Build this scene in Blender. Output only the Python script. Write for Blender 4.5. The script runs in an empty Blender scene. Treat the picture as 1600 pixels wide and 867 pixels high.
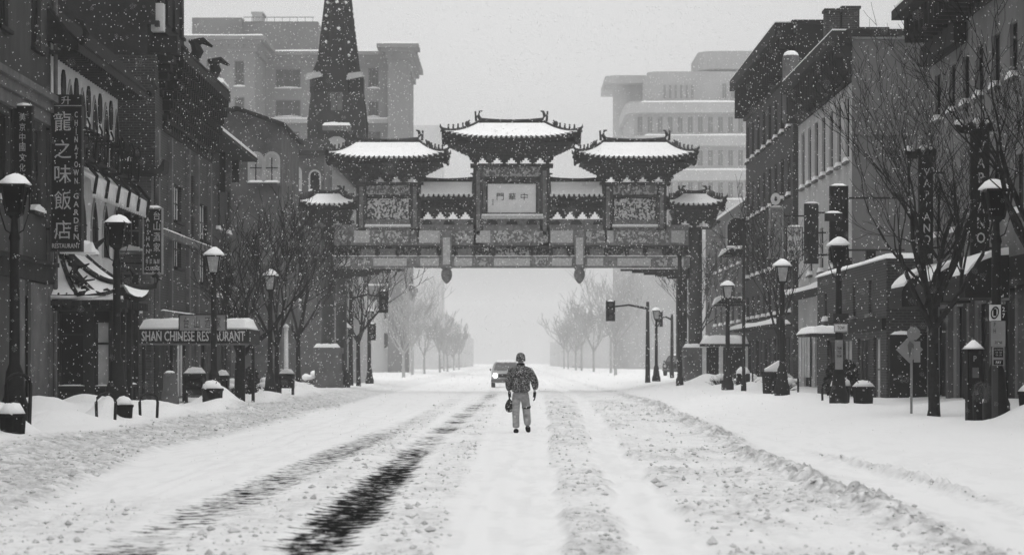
import bpy, math, random
import numpy as np
from mathutils import Vector, Matrix
R = math.radians
random.seed(7)
sc = bpy.context.scene
col = sc.collection

# ------------------------------------------------------------------ camera, world, sun
FPX = 3800.0          # focal length in photo pixels (1600 wide)
CAMZ = 1.6
cd = bpy.data.cameras.new('camera'); cam = bpy.data.objects.new('camera', cd); col.objects.link(cam)
cam.location = (0, 0, CAMZ); cam.rotation_euler = (R(90), 0, 0)
cd.sensor_width = 36; cd.lens = FPX / 1600 * 36; cd.shift_y = 133.5 / 1600
cd.clip_start = 0.5; cd.clip_end = 9000
cd.dof.use_dof = True; cd.dof.focus_distance = 56; cd.dof.aperture_fstop = 2.8
sc.camera = cam
SUN_EL, SUN_AZ = 83, 180       # azimuth from straight ahead (+Y) towards +X
w = bpy.data.worlds.new('World'); sc.world = w; w.use_nodes = True
nt = w.node_tree; nt.nodes.clear()
sky = nt.nodes.new('ShaderNodeTexSky'); sky.sky_type = 'NISHITA'; sky.sun_disc = False
sky.sun_elevation = R(SUN_EL); sky.sun_rotation = R(SUN_AZ); sky.air_density = 1.6; sky.dust_density = 5; sky.ozone_density = 1
bw = nt.nodes.new('ShaderNodeRGBToBW'); bg = nt.nodes.new('ShaderNodeBackground'); out = nt.nodes.new('ShaderNodeOutputWorld')
bg.inputs['Strength'].default_value = 0.15
# overcast: the cloud is thinner and brighter low over the end of the street
wtc = nt.nodes.new('ShaderNodeTexCoord'); wdt = nt.nodes.new('ShaderNodeVectorMath'); wdt.operation = 'DOT_PRODUCT'; wdt.inputs[1].default_value = (0, .9986, .052)
wrm = nt.nodes.new('ShaderNodeValToRGB'); we = wrm.color_ramp.elements; we[0].position = .9; we[0].color = (.5, .5, .5, 1); we[1].position = 1; we[1].color = (.86, .86, .86, 1); wq = we.new(.975); wq.color = (.6, .6, .6, 1); wq = we.new(.994); wq.color = (.77, .77, .77, 1)
wmu = nt.nodes.new('ShaderNodeMath'); wmu.operation = 'MULTIPLY'; wm2 = nt.nodes.new('ShaderNodeMath'); wm2.operation = 'MULTIPLY'; wm2.inputs[1].default_value = 2.0
nt.links.new(wtc.outputs['Generated'], wdt.inputs[0]); nt.links.new(wdt.outputs['Value'], wrm.inputs[0]); nt.links.new(wrm.outputs[0], wm2.inputs[0])
nt.links.new(sky.outputs[0], bw.inputs[0]); nt.links.new(bw.outputs[0], wmu.inputs[0]); nt.links.new(wm2.outputs[0], wmu.inputs[1]); nt.links.new(wmu.outputs[0], bg.inputs['Color']); nt.links.new(bg.outputs[0], out.inputs[0])
sd = bpy.data.lights.new('sun', 'SUN'); sun = bpy.data.objects.new('sun', sd); col.objects.link(sun)
sd.energy = 0.5; sd.angle = R(100); sd.color = (1, 1, 1)
sdir = Vector((math.sin(R(SUN_AZ)) * math.cos(R(SUN_EL)), math.cos(R(SUN_AZ)) * math.cos(R(SUN_EL)), math.sin(R(SUN_EL))))
sun.rotation_euler = (-sdir).to_track_quat('-Z', 'Y').to_euler(); sun.location = (0, 40, 60)
sc.view_settings.view_transform = 'Standard'; sc.view_settings.look = 'None'
sc.view_settings.exposure = 0.07; sc.view_settings.gamma = 1
try:
    sc.view_settings.use_curve_mapping = False
except Exception: pass
sc.render.engine = 'CYCLES'
sc.cycles.use_denoising = True
sc.cycles.max_bounces = 6; sc.cycles.diffuse_bounces = 3; sc.cycles.glossy_bounces = 2; sc.cycles.volume_bounces = 2
sc.cycles.transparent_max_bounces = 6
HAZE_DENSITY = 0.0007

# ------------------------------------------------------------------ materials
M = {}
def mat(name, v, rough=0.8, spec=0.25, var=0.0, vscale=3.0, bump=0.0, bscale=20.0, emit=0.0, metal=0.0, stretch=(1, 1, 1)):
    m = bpy.data.materials.new(name); m.use_nodes = True
    n = m.node_tree.nodes; l = m.node_tree.links; p = n['Principled BSDF']
    p.inputs['Base Color'].default_value = (v, v, v, 1); p.inputs['Roughness'].default_value = rough
    p.inputs['Specular IOR Level'].default_value = spec; p.inputs['Metallic'].default_value = metal
    if var or bump:
        tc = n.new('ShaderNodeTexCoord'); mp = n.new('ShaderNodeMapping'); mp.inputs['Scale'].default_value = stretch
        l.new(tc.outputs['Object'], mp.inputs[0])
    if var:
        nz = n.new('ShaderNodeTexNoise'); nz.inputs['Scale'].default_value = vscale; nz.inputs['Detail'].default_value = 6; nz.inputs['Roughness'].default_value = .65
        l.new(mp.outputs[0], nz.inputs['Vector'])
        cr = n.new('ShaderNodeValToRGB'); a, b = max(0, v * (1 - var)), min(1, v * (1 + var))
        cr.color_ramp.elements[0].position = .3; cr.color_ramp.elements[1].position = .7
        cr.color_ramp.elements[0].color = (a, a, a, 1); cr.color_ramp.elements[1].color = (b, b, b, 1)
        l.new(nz.outputs['Fac'], cr.inputs[0]); l.new(cr.outputs[0], p.inputs['Base Color'])
    if bump:
        nb = n.new('ShaderNodeTexNoise'); nb.inputs['Scale'].default_value = bscale; nb.inputs['Detail'].default_value = 5
        l.new(mp.outputs[0], nb.inputs['Vector'])
        bp = n.new('ShaderNodeBump'); bp.inputs['Strength'].default_value = bump; bp.inputs['Distance'].default_value = .05
        l.new(nb.outputs['Fac'], bp.inputs['Height']); l.new(bp.outputs[0], p.inputs['Normal'])
    if emit:
        p.inputs['Emission Color'].default_value = (1, 1, 1, 1); p.inputs['Emission Strength'].default_value = emit
    M[name] = m
    return m
def brick(name, v, v2, mortar):
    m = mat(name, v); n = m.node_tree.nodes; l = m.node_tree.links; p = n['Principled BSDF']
    tc = n.new('ShaderNodeTexCoord'); sp = n.new('ShaderNodeSeparateXYZ'); ad = n.new('ShaderNodeMath'); ad.operation = 'ADD'; cb = n.new('ShaderNodeCombineXYZ')
    l.new(tc.outputs['Object'], sp.inputs[0]); l.new(sp.outputs[0], ad.inputs[0]); l.new(sp.outputs[1], ad.inputs[1])
    l.new(ad.outputs[0], cb.inputs[0]); l.new(sp.outputs[2], cb.inputs[1])
    bt = n.new('ShaderNodeTexBrick'); bt.inputs['Scale'].default_value = 1.0
    bt.inputs['Brick Width'].default_value = .24; bt.inputs['Row Height'].default_value = .085; bt.inputs['Mortar Size'].default_value = .01
    for k, c in (('Color1', v), ('Color2', v2), ('Mortar', mortar)): bt.inputs[k].default_value = (c, c, c, 1)
    l.new(cb.outputs[0], bt.inputs['Vector'])
    nz = n.new('ShaderNodeTexNoise'); nz.inputs['Scale'].default_value = 1.3; nz.inputs['Detail'].default_value = 5; l.new(tc.outputs['Object'], nz.inputs['Vector'])
    mr = n.new('ShaderNodeMapRange'); mr.inputs['To Min'].default_value = .6; mr.inputs['To Max'].default_value = 1.4; l.new(nz.outputs['Fac'], mr.inputs['Value'])
    mx = n.new('ShaderNodeMix'); mx.data_type = 'RGBA'; mx.blend_type = 'MULTIPLY'; mx.inputs['Factor'].default_value = 1
    l.new(bt.outputs['Color'], mx.inputs[6]); l.new(mr.outputs[0], mx.inputs[7]); l.new(mx.outputs[2], p.inputs['Base Color'])
    bp = n.new('ShaderNodeBump'); bp.inputs['Strength'].default_value = .4; bp.inputs['Distance'].default_value = .02
    l.new(bt.outputs['Fac'], bp.inputs['Height']); bp.invert = True; l.new(bp.outputs[0], p.inputs['Normal'])
def speckle(name, v, scale, thr, v2=.75, rough=.9):
    m = mat(name, v, rough); n = m.node_tree.nodes; l = m.node_tree.links; p = n['Principled BSDF']
    tc = n.new('ShaderNodeTexCoord'); nz = n.new('ShaderNodeTexNoise'); nz.inputs['Scale'].default_value = scale; nz.inputs['Detail'].default_value = 3
    l.new(tc.outputs['Object'], nz.inputs['Vector'])
    cr = n.new('ShaderNodeValToRGB'); cr.color_ramp.elements[0].position = thr; cr.color_ramp.elements[1].position = thr + .05
    cr.color_ramp.elements[0].color = (v, v, v, 1); cr.color_ramp.elements[1].color = (v2, v2, v2, 1)
    l.new(nz.outputs['Fac'], cr.inputs[0]); l.new(cr.outputs[0], p.inputs['Base Color'])
mat('snow', .88, .7, .2, var=.04, vscale=2, bump=.25, bscale=9)
mat('flake', .9, .9, 0)
mat('asphalt', .022, .85, .08, var=.5, vscale=6, bump=.4, bscale=60)
mat('black', .008, .7, .1, var=.3, vscale=8)
mat('iron', .012, .6, .15, var=.4, vscale=9)
mat('glass', .008, .5, .06, var=.6, vscale=.8)
mat('blind', .42, .7, .2, var=.25, vscale=1.5)
mat('lamp_glass', .38, .5, .3, var=.3, vscale=7)
mat('dark_stone', .024, .9, .1, var=.45, vscale=1.5, bump=.5, bscale=12)
mat('mid_stone', .12, .9, .1, var=.35, vscale=1.2, bump=.4, bscale=14)
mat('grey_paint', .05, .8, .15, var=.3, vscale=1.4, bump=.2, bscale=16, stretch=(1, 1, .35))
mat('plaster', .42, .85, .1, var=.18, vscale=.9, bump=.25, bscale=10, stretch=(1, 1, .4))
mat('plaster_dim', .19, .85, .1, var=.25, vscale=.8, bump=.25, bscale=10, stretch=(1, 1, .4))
mat('grey_render', .12, .85, .1, var=.2, vscale=.6, bump=.3, bscale=8, stretch=(1, 1, .4))
mat('white_paint', .6, .7, .2, var=.12, vscale=2)
mat('apt_wall', .42, .9, .1, var=.1, vscale=.25)
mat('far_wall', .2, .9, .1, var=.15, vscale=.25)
mat('wall_hazed', .6, .9, .1, var=.1, vscale=.2)  # far house walls made paler, distance haze put into the colour
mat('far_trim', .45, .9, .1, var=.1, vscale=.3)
mat('tile', .022, .75, .1, var=.4, vscale=5)
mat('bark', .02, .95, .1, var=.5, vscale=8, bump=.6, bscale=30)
mat('bark_hazed', .42, .95, .1)  # bark of far trees lightened so its colour carries haze
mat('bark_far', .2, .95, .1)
mat('gold_letter', .5, .5, .3)
mat('sign_white', .62, .6, .2, var=.08, vscale=4)
mat('sign_grey', .25, .6, .2, var=.1, vscale=4)
mat('letter_grey', .42, .6, .2)
mat('dark_letter', .06, .8, .1)
mat('arch_dark', .04, .8, .2, var=.7, vscale=7)
mat('arch_paint', .17, .7, .2, var=.5, vscale=6)
mat('arch_panel', .3, .7, .2, var=.35, vscale=9)
mat('arch_light', .45, .7, .2, var=.3, vscale=12)
mat('arch_column', .04, .6, .3, var=.4, vscale=3)
mat('plaque', .8, .6, .2, var=.06, vscale=3)
mat('jeans', .33, .9, .1, var=.45, vscale=7, bump=1.0, bscale=9, stretch=(1, 1, 1.6))
mat('skin', .3, .6, .3)
mat('cloth_dark', .012, .9, .1)
mat('car_paint', .3, .4, .5, var=.2, vscale=2)
mat('headlight', .9, .3, .5, emit=30)
mat('tyre', .02, .8, .2)
mat('lens', .1, .3, .4)
brick('brick_dark', .03, .018, .07)
brick('brick_mid', .09, .06, .11)
speckle('jacket', .01, 70, .57)
speckle('bag_cloth', .012, 30, .6)
speckle('carved', .06, 9, .47, .55)
speckle('arch_pattern', .13, 8, .5, .42)
speckle('arch_pattern_dark', .05, 11, .52, .3)

# snow surface: a dirt attribute greys churned slush, with shade of its hollows painted in
m = M['snow_ground'] = bpy.data.materials.new('snow_ground'); m.use_nodes = True
n = m.node_tree.nodes; l = m.node_tree.links; p = n['Principled BSDF']; p.inputs['Roughness'].default_value = .65; p.inputs['Specular IOR Level'].default_value = .2
at = n.new('ShaderNodeAttribute'); at.attribute_name = 'dirt_shade'
tc = n.new('ShaderNodeTexCoord')
nz = n.new('ShaderNodeTexNoise'); nz.inputs['Scale'].default_value = 6; nz.inputs['Detail'].default_value = 8; nz.inputs['Roughness'].default_value = .7; l.new(tc.outputs['Object'], nz.inputs['Vector'])
mu = n.new('ShaderNodeMath'); mu.operation = 'MULTIPLY'; l.new(at.outputs['Fac'], mu.inputs[0])
mr = n.new('ShaderNodeMapRange'); mr.inputs['From Min'].default_value = .35; mr.inputs['From Max'].default_value = .7; mr.inputs['To Min'].default_value = .25; mr.inputs['To Max'].default_value = 1.1
l.new(nz.outputs['Fac'], mr.inputs['Value']); l.new(mr.outputs[0], mu.inputs[1])
cr = n.new('ShaderNodeValToRGB'); cr.color_ramp.elements[0].color = (.84, .84, .84, 1); cr.color_ramp.elements[1].color = (.2, .2, .2, 1)
l.new(mu.outputs[0], cr.inputs[0])
wa = n.new('ShaderNodeAttribute'); wa.attribute_name = 'wear'
ms = n.new('ShaderNodeMapping'); ms.inputs['Scale'].default_value = (5.5, 4.2, 1); l.new(tc.outputs['Object'], ms.inputs[0])
ws = n.new('ShaderNodeTexNoise'); ws.inputs['Scale'].default_value = 1; ws.inputs['Detail'].default_value = 9; ws.inputs['Roughness'].default_value = .66; l.new(ms.outputs[0], ws.inputs['Vector'])
m1 = n.new('ShaderNodeMath'); m1.operation = 'MULTIPLY_ADD'; m1.inputs[1].default_value = 2.5; m1.inputs[2].default_value = -1.2; l.new(ws.outputs['Fac'], m1.inputs[0])
m2 = n.new('ShaderNodeMath'); m2.operation = 'ADD'; l.new(m1.outputs[0], m2.inputs[0]); l.new(wa.outputs['Fac'], m2.inputs[1])
wr_ = n.new('ShaderNodeValToRGB'); e = wr_.color_ramp.elements; e[0].position = .36; e[0].color = (0, 0, 0, 1); e[1].position = .62; e[1].color = (1, 1, 1, 1); k_ = e.new(.5); k_.color = (.6, .6, .6, 1)
l.new(m2.outputs[0], wr_.inputs[0])
wm = n.new('ShaderNodeMath'); wm.operation = 'MULTIPLY'; l.new(wr_.outputs[0], wm.inputs[0])
wg = n.new('ShaderNodeMapRange'); wg.inputs['From Min'].default_value = .02; wg.inputs['From Max'].default_value = .12; l.new(wa.outputs['Fac'], wg.inputs['Value']); l.new(wg.outputs[0], wm.inputs[1])
wx = n.new('ShaderNodeMix'); wx.data_type = 'RGBA'; l.new(wm.outputs[0], wx.inputs['Factor']); l.new(cr.outputs[0], wx.inputs[6]); wx.inputs[7].default_value = (.012, .012, .012, 1)
sm = n.new('ShaderNodeMapRange'); sm.inputs['To Min'].default_value = .15; sm.inputs['To Max'].default_value = 0; l.new(wm.outputs[0], sm.inputs['Value']); l.new(sm.outputs[0], p.inputs['Specular IOR Level'])
l.new(wx.outputs[2], p.inputs['Base Color'])
mp = n.new('ShaderNodeMapping'); mp.inputs['Scale'].default_value = (1, .5, 1); l.new(tc.outputs['Object'], mp.inputs[0])
nb = n.new('ShaderNodeTexNoise'); nb.inputs['Scale'].default_value = 11; nb.inputs['Detail'].default_value = 7; l.new(mp.outputs[0], nb.inputs['Vector'])
bp = n.new('ShaderNodeBump'); bp.inputs['Distance'].default_value = .04; bp.inputs['Strength'].default_value = .35; l.new(nb.outputs['Fac'], bp.inputs['Height']); l.new(bp.outputs[0], p.inputs['Normal'])

# ------------------------------------------------------------------ helpers
WL = {}
def tag(o, label=None, cat=None, group=None, kind=None):
    if label: o['label'] = label
    if cat: o['category'] = cat
    if group: o['group'] = group
    if kind: o['kind'] = kind
    return o
def thing(name, loc, label, cat, group=None, rz=0):
    o = bpy.data.objects.new(name, None); col.objects.link(o); o.location = loc; o.rotation_euler = (0, 0, rz)
    o.empty_display_size = .2
    WL[o] = Vector(loc); return tag(o, label, cat, group)
def place(name, mesh, parent, loc=(0, 0, 0), rz=0):
    o = bpy.data.objects.new(name, mesh); col.objects.link(o); o.parent = parent; o.location = loc; o.rotation_euler = (0, 0, rz)
    return o
class MB:
    def __init__(s): s.v = []; s.f = []
    def quad(s, *pts):
        b = len(s.v); s.v += [tuple(p) for p in pts]; s.f.append(tuple(range(b, b + len(pts)))); return s
    def box(s, x0, x1, y0, y1, z0, z1, T=None):
        c = [(x, y, z) for z in (z0, z1) for y in (y0, y1) for x in (x0, x1)]
        if T: c = [T(*q) for q in c]
        b = len(s.v); s.v += [tuple(q) for q in c]
        for f in ((0, 2, 3, 1), (4, 5, 7, 6), (0, 1, 5, 4), (2, 6, 7, 3), (0, 4, 6, 2), (1, 3, 7, 5)): s.f.append(tuple(b + i for i in f))
        return s
    def prism(s, poly, a0, a1, T):     # poly (p,q) swept from a0 to a1; T(p,q,a) -> xyz
        n = len(poly); b = len(s.v)
        s.v += [tuple(T(p, q, a0)) for p, q in poly] + [tuple(T(p, q, a1)) for p, q in poly]
        s.f.append(tuple(b + i for i in range(n))[::-1]); s.f.append(tuple(b + n + i for i in range(n)))
        for i in range(n): j = (i + 1) % n; s.f.append((b + i, b + j, b + n + j, b + n + i))
        return s
    def tube(s, pts, rad, n=8, caps=True):
        pts = [Vector(p) for p in pts]
        if not isinstance(rad, (list, tuple)): rad = [rad] * len(pts)
        b = len(s.v); up = Vector((0, 0, 1))
        for i, p in enumerate(pts):
            d = (pts[min(i + 1, len(pts) - 1)] - pts[max(i - 1, 0)]).normalized()
            a = Vector((1, 0, 0)) if abs(d.z) > .9 else up
            e1 = d.cross(a).normalized(); e2 = d.cross(e1)
            for k in range(n):
                t = 2 * math.pi * k / n + (math.pi / n); s.v.append(tuple(p + e1 * math.cos(t) * rad[i] + e2 * math.sin(t) * rad[i]))
        for i in range(len(pts) - 1):
            for k in range(n):
                q = (k + 1) % n; s.f.append((b + i * n + k, b + i * n + q, b + (i + 1) * n + q, b + (i + 1) * n + k))
        if caps:
            s.f.append(tuple(b + k for k in range(n))); s.f.append(tuple(b + (len(pts) - 1) * n + k for k in range(n))[::-1])
        return s
    def lathe(s, cx, cy, prof, n=12, rot=0):
        b = len(s.v)
        for r, z in prof:
            for k in range(n):
                t = 2 * math.pi * k / n + rot; s.v.append((cx + r * math.cos(t), cy + r * math.sin(t), z))
        for i in range(len(prof) - 1):
            for k in range(n):
                q = (k + 1) % n; s.f.append((b + i * n + k, b + i * n + q, b + (i + 1) * n + q, b + (i + 1) * n + k))
        s.f.append(tuple(b + k for k in range(n))[::-1]); s.f.append(tuple(b + (len(prof) - 1) * n + k for k in range(n)))
        return s
    def blob(s, c, r, seg=10, ring=6, jit=0, seed=0):
        rr = random.Random(seed); b = len(s.v)
        for i in range(ring + 1):
            ph = math.pi * i / ring
            for k in range(seg):
                t = 2 * math.pi * k / seg; j = 1 + rr.uniform(-jit, jit)
                s.v.append((c[0] + r[0] * math.sin(ph) * math.cos(t) * j, c[1] + r[1] * math.sin(ph) * math.sin(t) * j, c[2] + r[2] * math.cos(ph) * j))
        for i in range(ring):
            for k in range(seg):
                q = (k + 1) % seg; s.f.append((b + i * seg + k, b + (i + 1) * seg + k, b + (i + 1) * seg + q, b + i * seg + q))
        return s
    def build(s, name, m, parent=None, smooth=False, label=None, local=False):
        me = bpy.data.meshes.new(name)
        o3 = Vector((0, 0, 0))
        if parent is not None and not local: o3 = WL[parent]
        me.from_pydata([(x - o3.x, y - o3.y, z - o3.z) for x, y, z in s.v], [], s.f)
        me.materials.append(M[m] if isinstance(m, str) else m)
        if smooth: me.polygons.foreach_set('use_smooth', [True] * len(me.polygons))
        me.update()
        o = bpy.data.objects.new(name, me); col.objects.link(o)
        if parent is not None: o.parent = parent
        WL[o] = o3
        if label: o['label'] = label
        return o
def text(name, s, size, m, parent, loc, w=None, ext=.01, rz=0, h=None, spacing=1.0):
    """lettering standing upright, facing -Y; loc is the centre in world space; w, h stretch it to that size"""
    cu = bpy.data.curves.new('letters', 'FONT'); cu.body = s; cu.size = size; cu.extrude = ext; cu.offset = .012 * size if s.isascii() else 0; cu.align_x = 'CENTER'; cu.align_y = 'CENTER'; cu.resolution_u = 2
    cu.space_line = spacing
    t = bpy.data.objects.new('letters', cu); col.objects.link(t)
    bpy.context.view_layer.update()
    me = bpy.data.meshes.new_from_object(t.evaluated_get(bpy.context.evaluated_depsgraph_get()))
    bpy.data.objects.remove(t); bpy.data.curves.remove(cu)
    n = len(me.vertices); a = np.empty(n * 3); me.vertices.foreach_get('co', a); a = a.reshape(-1, 3)
    if n:
        mn, mx = a.min(0), a.max(0); a -= (mn + mx) / 2; sz = mx - mn
        if w: a[:, 0] *= w / max(sz[0], 1e-6)
        if h: a[:, 1] *= h / max(sz[1], 1e-6)
    b = np.stack([a[:, 0], -a[:, 2], a[:, 1]], 1); me.vertices.foreach_set('co', b.ravel()); me.update()
    me.materials.clear(); me.materials.append(M[m])
    o = bpy.data.objects.new(name, me); col.objects.link(o); o.parent = parent
    o.location = Vector(loc) - WL[parent]; o.rotation_euler = (0, 0, rz)
    return o
def PX(x, y, Y):      # world point seen at photo pixel x, y at depth Y
    return Vector(((x - 800) * Y / FPX, Y, CAMZ + (567 - y) * Y / FPX))
def ZP(y, Y): return CAMZ + (567 - y) * Y / FPX
def XP(x, Y): return (x - 800) * Y / FPX

# ------------------------------------------------------------------ noise and the snow surface
def hsh(ix, iy, seed):
    n = (ix.astype(np.int64) * 374761393 + iy.astype(np.int64) * 668265263 + seed * 974634777) & 0xffffffff
    n = ((n ^ (n >> 13)) * 1274126177) & 0xffffffff
    return ((n ^ (n >> 16)) & 0xffffffff) / 4294967295.0
def vn(x, y, seed=0):
    ix = np.floor(x); iy = np.floor(y); fx = x - ix; fy = y - iy; fx = fx * fx * (3 - 2 * fx); fy = fy * fy * (3 - 2 * fy)
    a = hsh(ix, iy, seed); b = hsh(ix + 1, iy, seed); c = hsh(ix, iy + 1, seed); d = hsh(ix + 1, iy + 1, seed)
    return (a * (1 - fx) + b * fx) * (1 - fy) + (c * (1 - fx) + d * fx) * fy
def fbm(x, y, o=4, seed=0):
    s = 0; a = .5; t = 0
    for k in range(o): s = s + a * vn(x * 2 ** k, y * 2 ** k, seed + k); t += a; a *= .55
    return s / t
def ss(a, b, x):
    t = np.clip((x - a) / (b - a), 0, 1); return t * t * (3 - 2 * t)
MOUNDS = [(-9.15, 43.4, .5, .55), (-9.25, 55.8, .45, .5), (-8.6, 62, .5, .22), (-9.6, 65, .9, .28), (-10.2, 62, 1.2, .3), (-9.0, 74.5, .6, .55), (-8.4, 71.5, .7, .25),
          (-9.7, 52, .9, .3), (-8.7, 87, .9, .3), (-9.4, 100, 1.2, .4), (-9.9, 108, 1.2, .5), (9.5, 44.6, .6, .35), (9.9, 120, 1.3, .55), (11.2, 112, 1.5, .5), (10.2, 128, 1.5, .4),
          (10.3, 104, .9, .3), (-11.2, 64.2, .8, .35), (-11.6, 60, .8, .4), (11.3, 60, 1.6, .2), (-3.6, 150, 3, .12), (9.9, 82, 1.0, .15)]
def height(X, Y):
    shp = np.broadcast(X, Y).shape; X = np.broadcast_to(X, shp) * 1.0; Y = np.broadcast_to(Y, shp) * 1.0
    fade = 1 - .75 * ss(70, 160, Y)
    wob = (vn(Y * .12, Y * 0 + 3, 5) - .5)
    z = .05 + .03 * (fbm(X * .35, Y * .12, 3, 11) - .5)
    dirt_shade = np.zeros(shp)
    lw = ss(-7.0, -8.8, X); rw = ss(4.6, 8.6, X)
    z = z + .27 * lw + .43 * rw
    side = np.maximum(lw, rw)
    z = z + side * .16 * (fbm(X * .45, Y * .22, 3, 21) - .5)
    z = z + ss(10.5, 13, np.abs(X)) * .12 + side * .035 * (fbm(X * 1.2 + .3 * Y, Y * .9, 3, 23) - .5) + side * .012 * (fbm(X * 5, Y * 1.5, 3, 29) - .5)
    for fx, sg in ((10.2, 1), (-10.1, 1), (.2, 0)):
        st_n = .72; ph = Y / st_n - np.round(Y / st_n); lr = np.where(np.round(Y / st_n) % 2 == 0, .11, -.11)
        fp = np.exp(-((X - fx - lr - .25 * (vn(Y * .05, Y * 0 + fx, 44) - .5) * sg) / .07) ** 4 - (ph * st_n / .16) ** 4) * (Y < 53.6 if not sg else 1.0) * (1 - ss(60, 85, Y)); z = z - (.022 if not sg else .09) * fp
    # churned zones
    lump = fbm(X * 4.6, Y * 3.2, 4, 31); lump2 = fbm(X * 11, Y * 8, 3, 41)
    clump = np.clip((lump - .5) * 3, 0, 1) * .7 + np.clip((lump2 - .5) * 3, 0, 1) * .5
    inner = -5.0 - .9 * ss(22, 46, Y) + .5 * wob; outer = -8.3 + .4 * wob
    zl = ss(inner, inner - .5, X) * ss(outer - .3, outer + .5, X)
    x3 = .37 + .0118 * np.clip(Y - 20, 0, 90) + .12 * wob + .22 * (fbm(Y * .9, Y * 0 + 5, 3, 8) - .5); x4 = 1.55 + .0195 * np.clip(Y - 20, 0, 80) + .15 * wob + .35 * (fbm(Y * .7, Y * 0 + 9, 3, 8) - .5)
    xb = 3.6 + .023 * np.clip(Y - 21, 0, 70) + .3 * wob
    z3 = ss(x3, x3 + .12, X) * (1 - ss(x4 - .75, x4 - .5, X))
    z4 = ss(x4, x4 + .1, X) * (1 - ss(xb - .55, xb - .2, X)) * (.45 + .55 * ss(.35, .6, fbm(X * .8, Y * .3, 2, 77)))
    zb = np.exp(-((X - xb) / .32) ** 2)
    xb2 = 5.15 + .2 * wob; zb2 = np.exp(-((X - xb2) / .14) ** 2) * ss(20, 24, Y) * (1 - ss(34, 48, Y)) * ss(.3, .6, fbm(Y * .4, Y * 0, 2, 3))
    zc = ss(-2.95, -2.7, X) * (1 - ss(-2.25, -2.0, X)) * .8 + ss(-1.35, -1.1, X) * (1 - ss(-.75, -.5, X)) * .9
    zfl = ss(-5.4, -4.6, X) * (1 - ss(-4.0, -3.4, X)) * (1 - ss(24, 30, Y)) * .6
    patch = .35 + 1.0 * ss(.3, .62, fbm(X * .9 + 7, Y * .33, 3, 91)); z3 = z3 * patch; z4 = z4 * patch; zc = zc * patch
    churn = np.clip(zl * 1.0 + z3 * .8 + z4 * .8 + zb * 1.25 + zb2 * 1.1 + zc * .6 + zfl, 0, 1.4)
    z = z + churn * clump * .066 * fade + zl * .07 * fade + z3 * .045 + z4 * .04 + zb * (.025 + .09 * patch * np.clip((lump - .42) * 4, 0, 1)) * fade + zb2 * (.02 + .08 * np.clip((lump - .45) * 4, 0, 1))
    z = z - .05 * ss(x4 - .62, x4 - .5, X) * (1 - ss(x4 - .08, x4 + .02, X))
    dirt_shade = dirt_shade + churn * np.clip(1.0 - clump * 1.1, 0, 1) * (.62 + .3 * zl) * fade * (.6 + .8 * (lump2 > .56)) + zb * .8 * fade * (lump2 > .47) * patch + .1 * (fbm(X * 6, Y * .8, 3, 17) > .56) * (1 - side) + zl * .1 * fade  # slush grey plus painted shade in the hollows and on berm lumps
    for tx, ts, td in ((-.42, .004, .016), (-.12, .006, .012), (.12, .009, .014), (1.12, .019, .02), (1.32, .02, .02), (2.3, .024, .03), (2.62, .02, .02), (-4.1, -.012, .02), (-4.5, -.01, .025), (-3.75, .0, .015)):
        cxx = tx + ts * (Y - 20) + .22 * (vn(Y * .09, Y * 0 + tx * 9, 15) - .5)
        ln_ = np.exp(-((X - cxx) / .075) ** 4); z = z - td * ln_ * (.8 + .35 * np.sin(Y * 40)) * (1 - ss(50, 90, Y)); dirt_shade = dirt_shade + .05 * ln_ * fade
    # wheel tracks worn down to the road
    x1 = -1.7 + .009 * np.clip(Y - 45, 0, 75) + .05 * wob; x2 = -3.2 + .012 * np.clip(Y - 24, 0, 60) + .05 * wob
    st = fbm(X * .7 + 3, Y * .55, 3, 51); st2 = .35 * fbm(X * .9, Y * 3.2, 3, 61) + .4 * fbm(X * 1.4, Y * 9.5, 3, 67) + .25 * fbm(X * 9, Y * 14, 2, 68)
    g1 = np.exp(-(np.abs(X - x1) / (.36 + .1 * (vn(Y * .8, Y * 0, 71) - .5))) ** 3); g2 = np.exp(-((X - x2) / .4) ** 4)
    near1 = .85 - .4 * ss(34, 40, Y) - .08 * ss(70, 120, Y) - .06 * (1 - ss(20, 24, Y)); am1 = .35 + .5 * ss(35, 41, Y)
    near2 = .5 - .2 * ss(40, 60, Y)
    b1 = g1 * near1 + (st - .5) * am1 + (st2 - .5) * 2.3; b2 = g2 * near2 + (st - .5) * .5 + (st2 - .5) * 2.1
    w1 = ss(.5, .62, b1) * ss(.05, .3, g1) * (1 - ss(118, 135, Y)); w2 = ss(.56, .68, b2) * ss(.05, .3, g2) * (1 - ss(55, 75, Y))
    z = np.maximum(z, .03) - .03 * g1 - .02 * g2
    wear = np.clip(g1 * (.82 * near1 + (st - .5) * am1 * .9) , 0, 1.2) * (1 - ss(112, 135, Y)) + np.clip(g2 * (near2 * .72 + (st - .5) * .5), 0, 1) * (1 - ss(50, 75, Y))
    w1 = w1 * 0; w2 = w2 * 0
    z = np.where(w1 > .02, z * (1 - w1) - .012 * w1, z); z = np.where(w2 > .02, z * (1 - w2) - .012 * w2, z)
    dirt_shade = np.clip(dirt_shade + (.3 + .25 * ss(36, 44, Y)) * g1 * ss(.2, .5, b1) + .5 * g2 * ss(.15, .5, b2) * (1 - ss(60, 90, Y)), 0, 1)
    height.wear = wear
    for mx, my, mr_, mh in MOUNDS:
        z = z + mh * np.exp(-(((X - mx) / mr_) ** 2 + ((Y - my) / (mr_ * 1.5)) ** 2)) * (.85 + .3 * fbm(X * 2, Y * 2, 2, 9))
    return z, dirt_shade, churn
def gz(x, y):
    z, d, c = height(np.array([float(x)]), np.array([float(y)])); return float(z[0])

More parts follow.
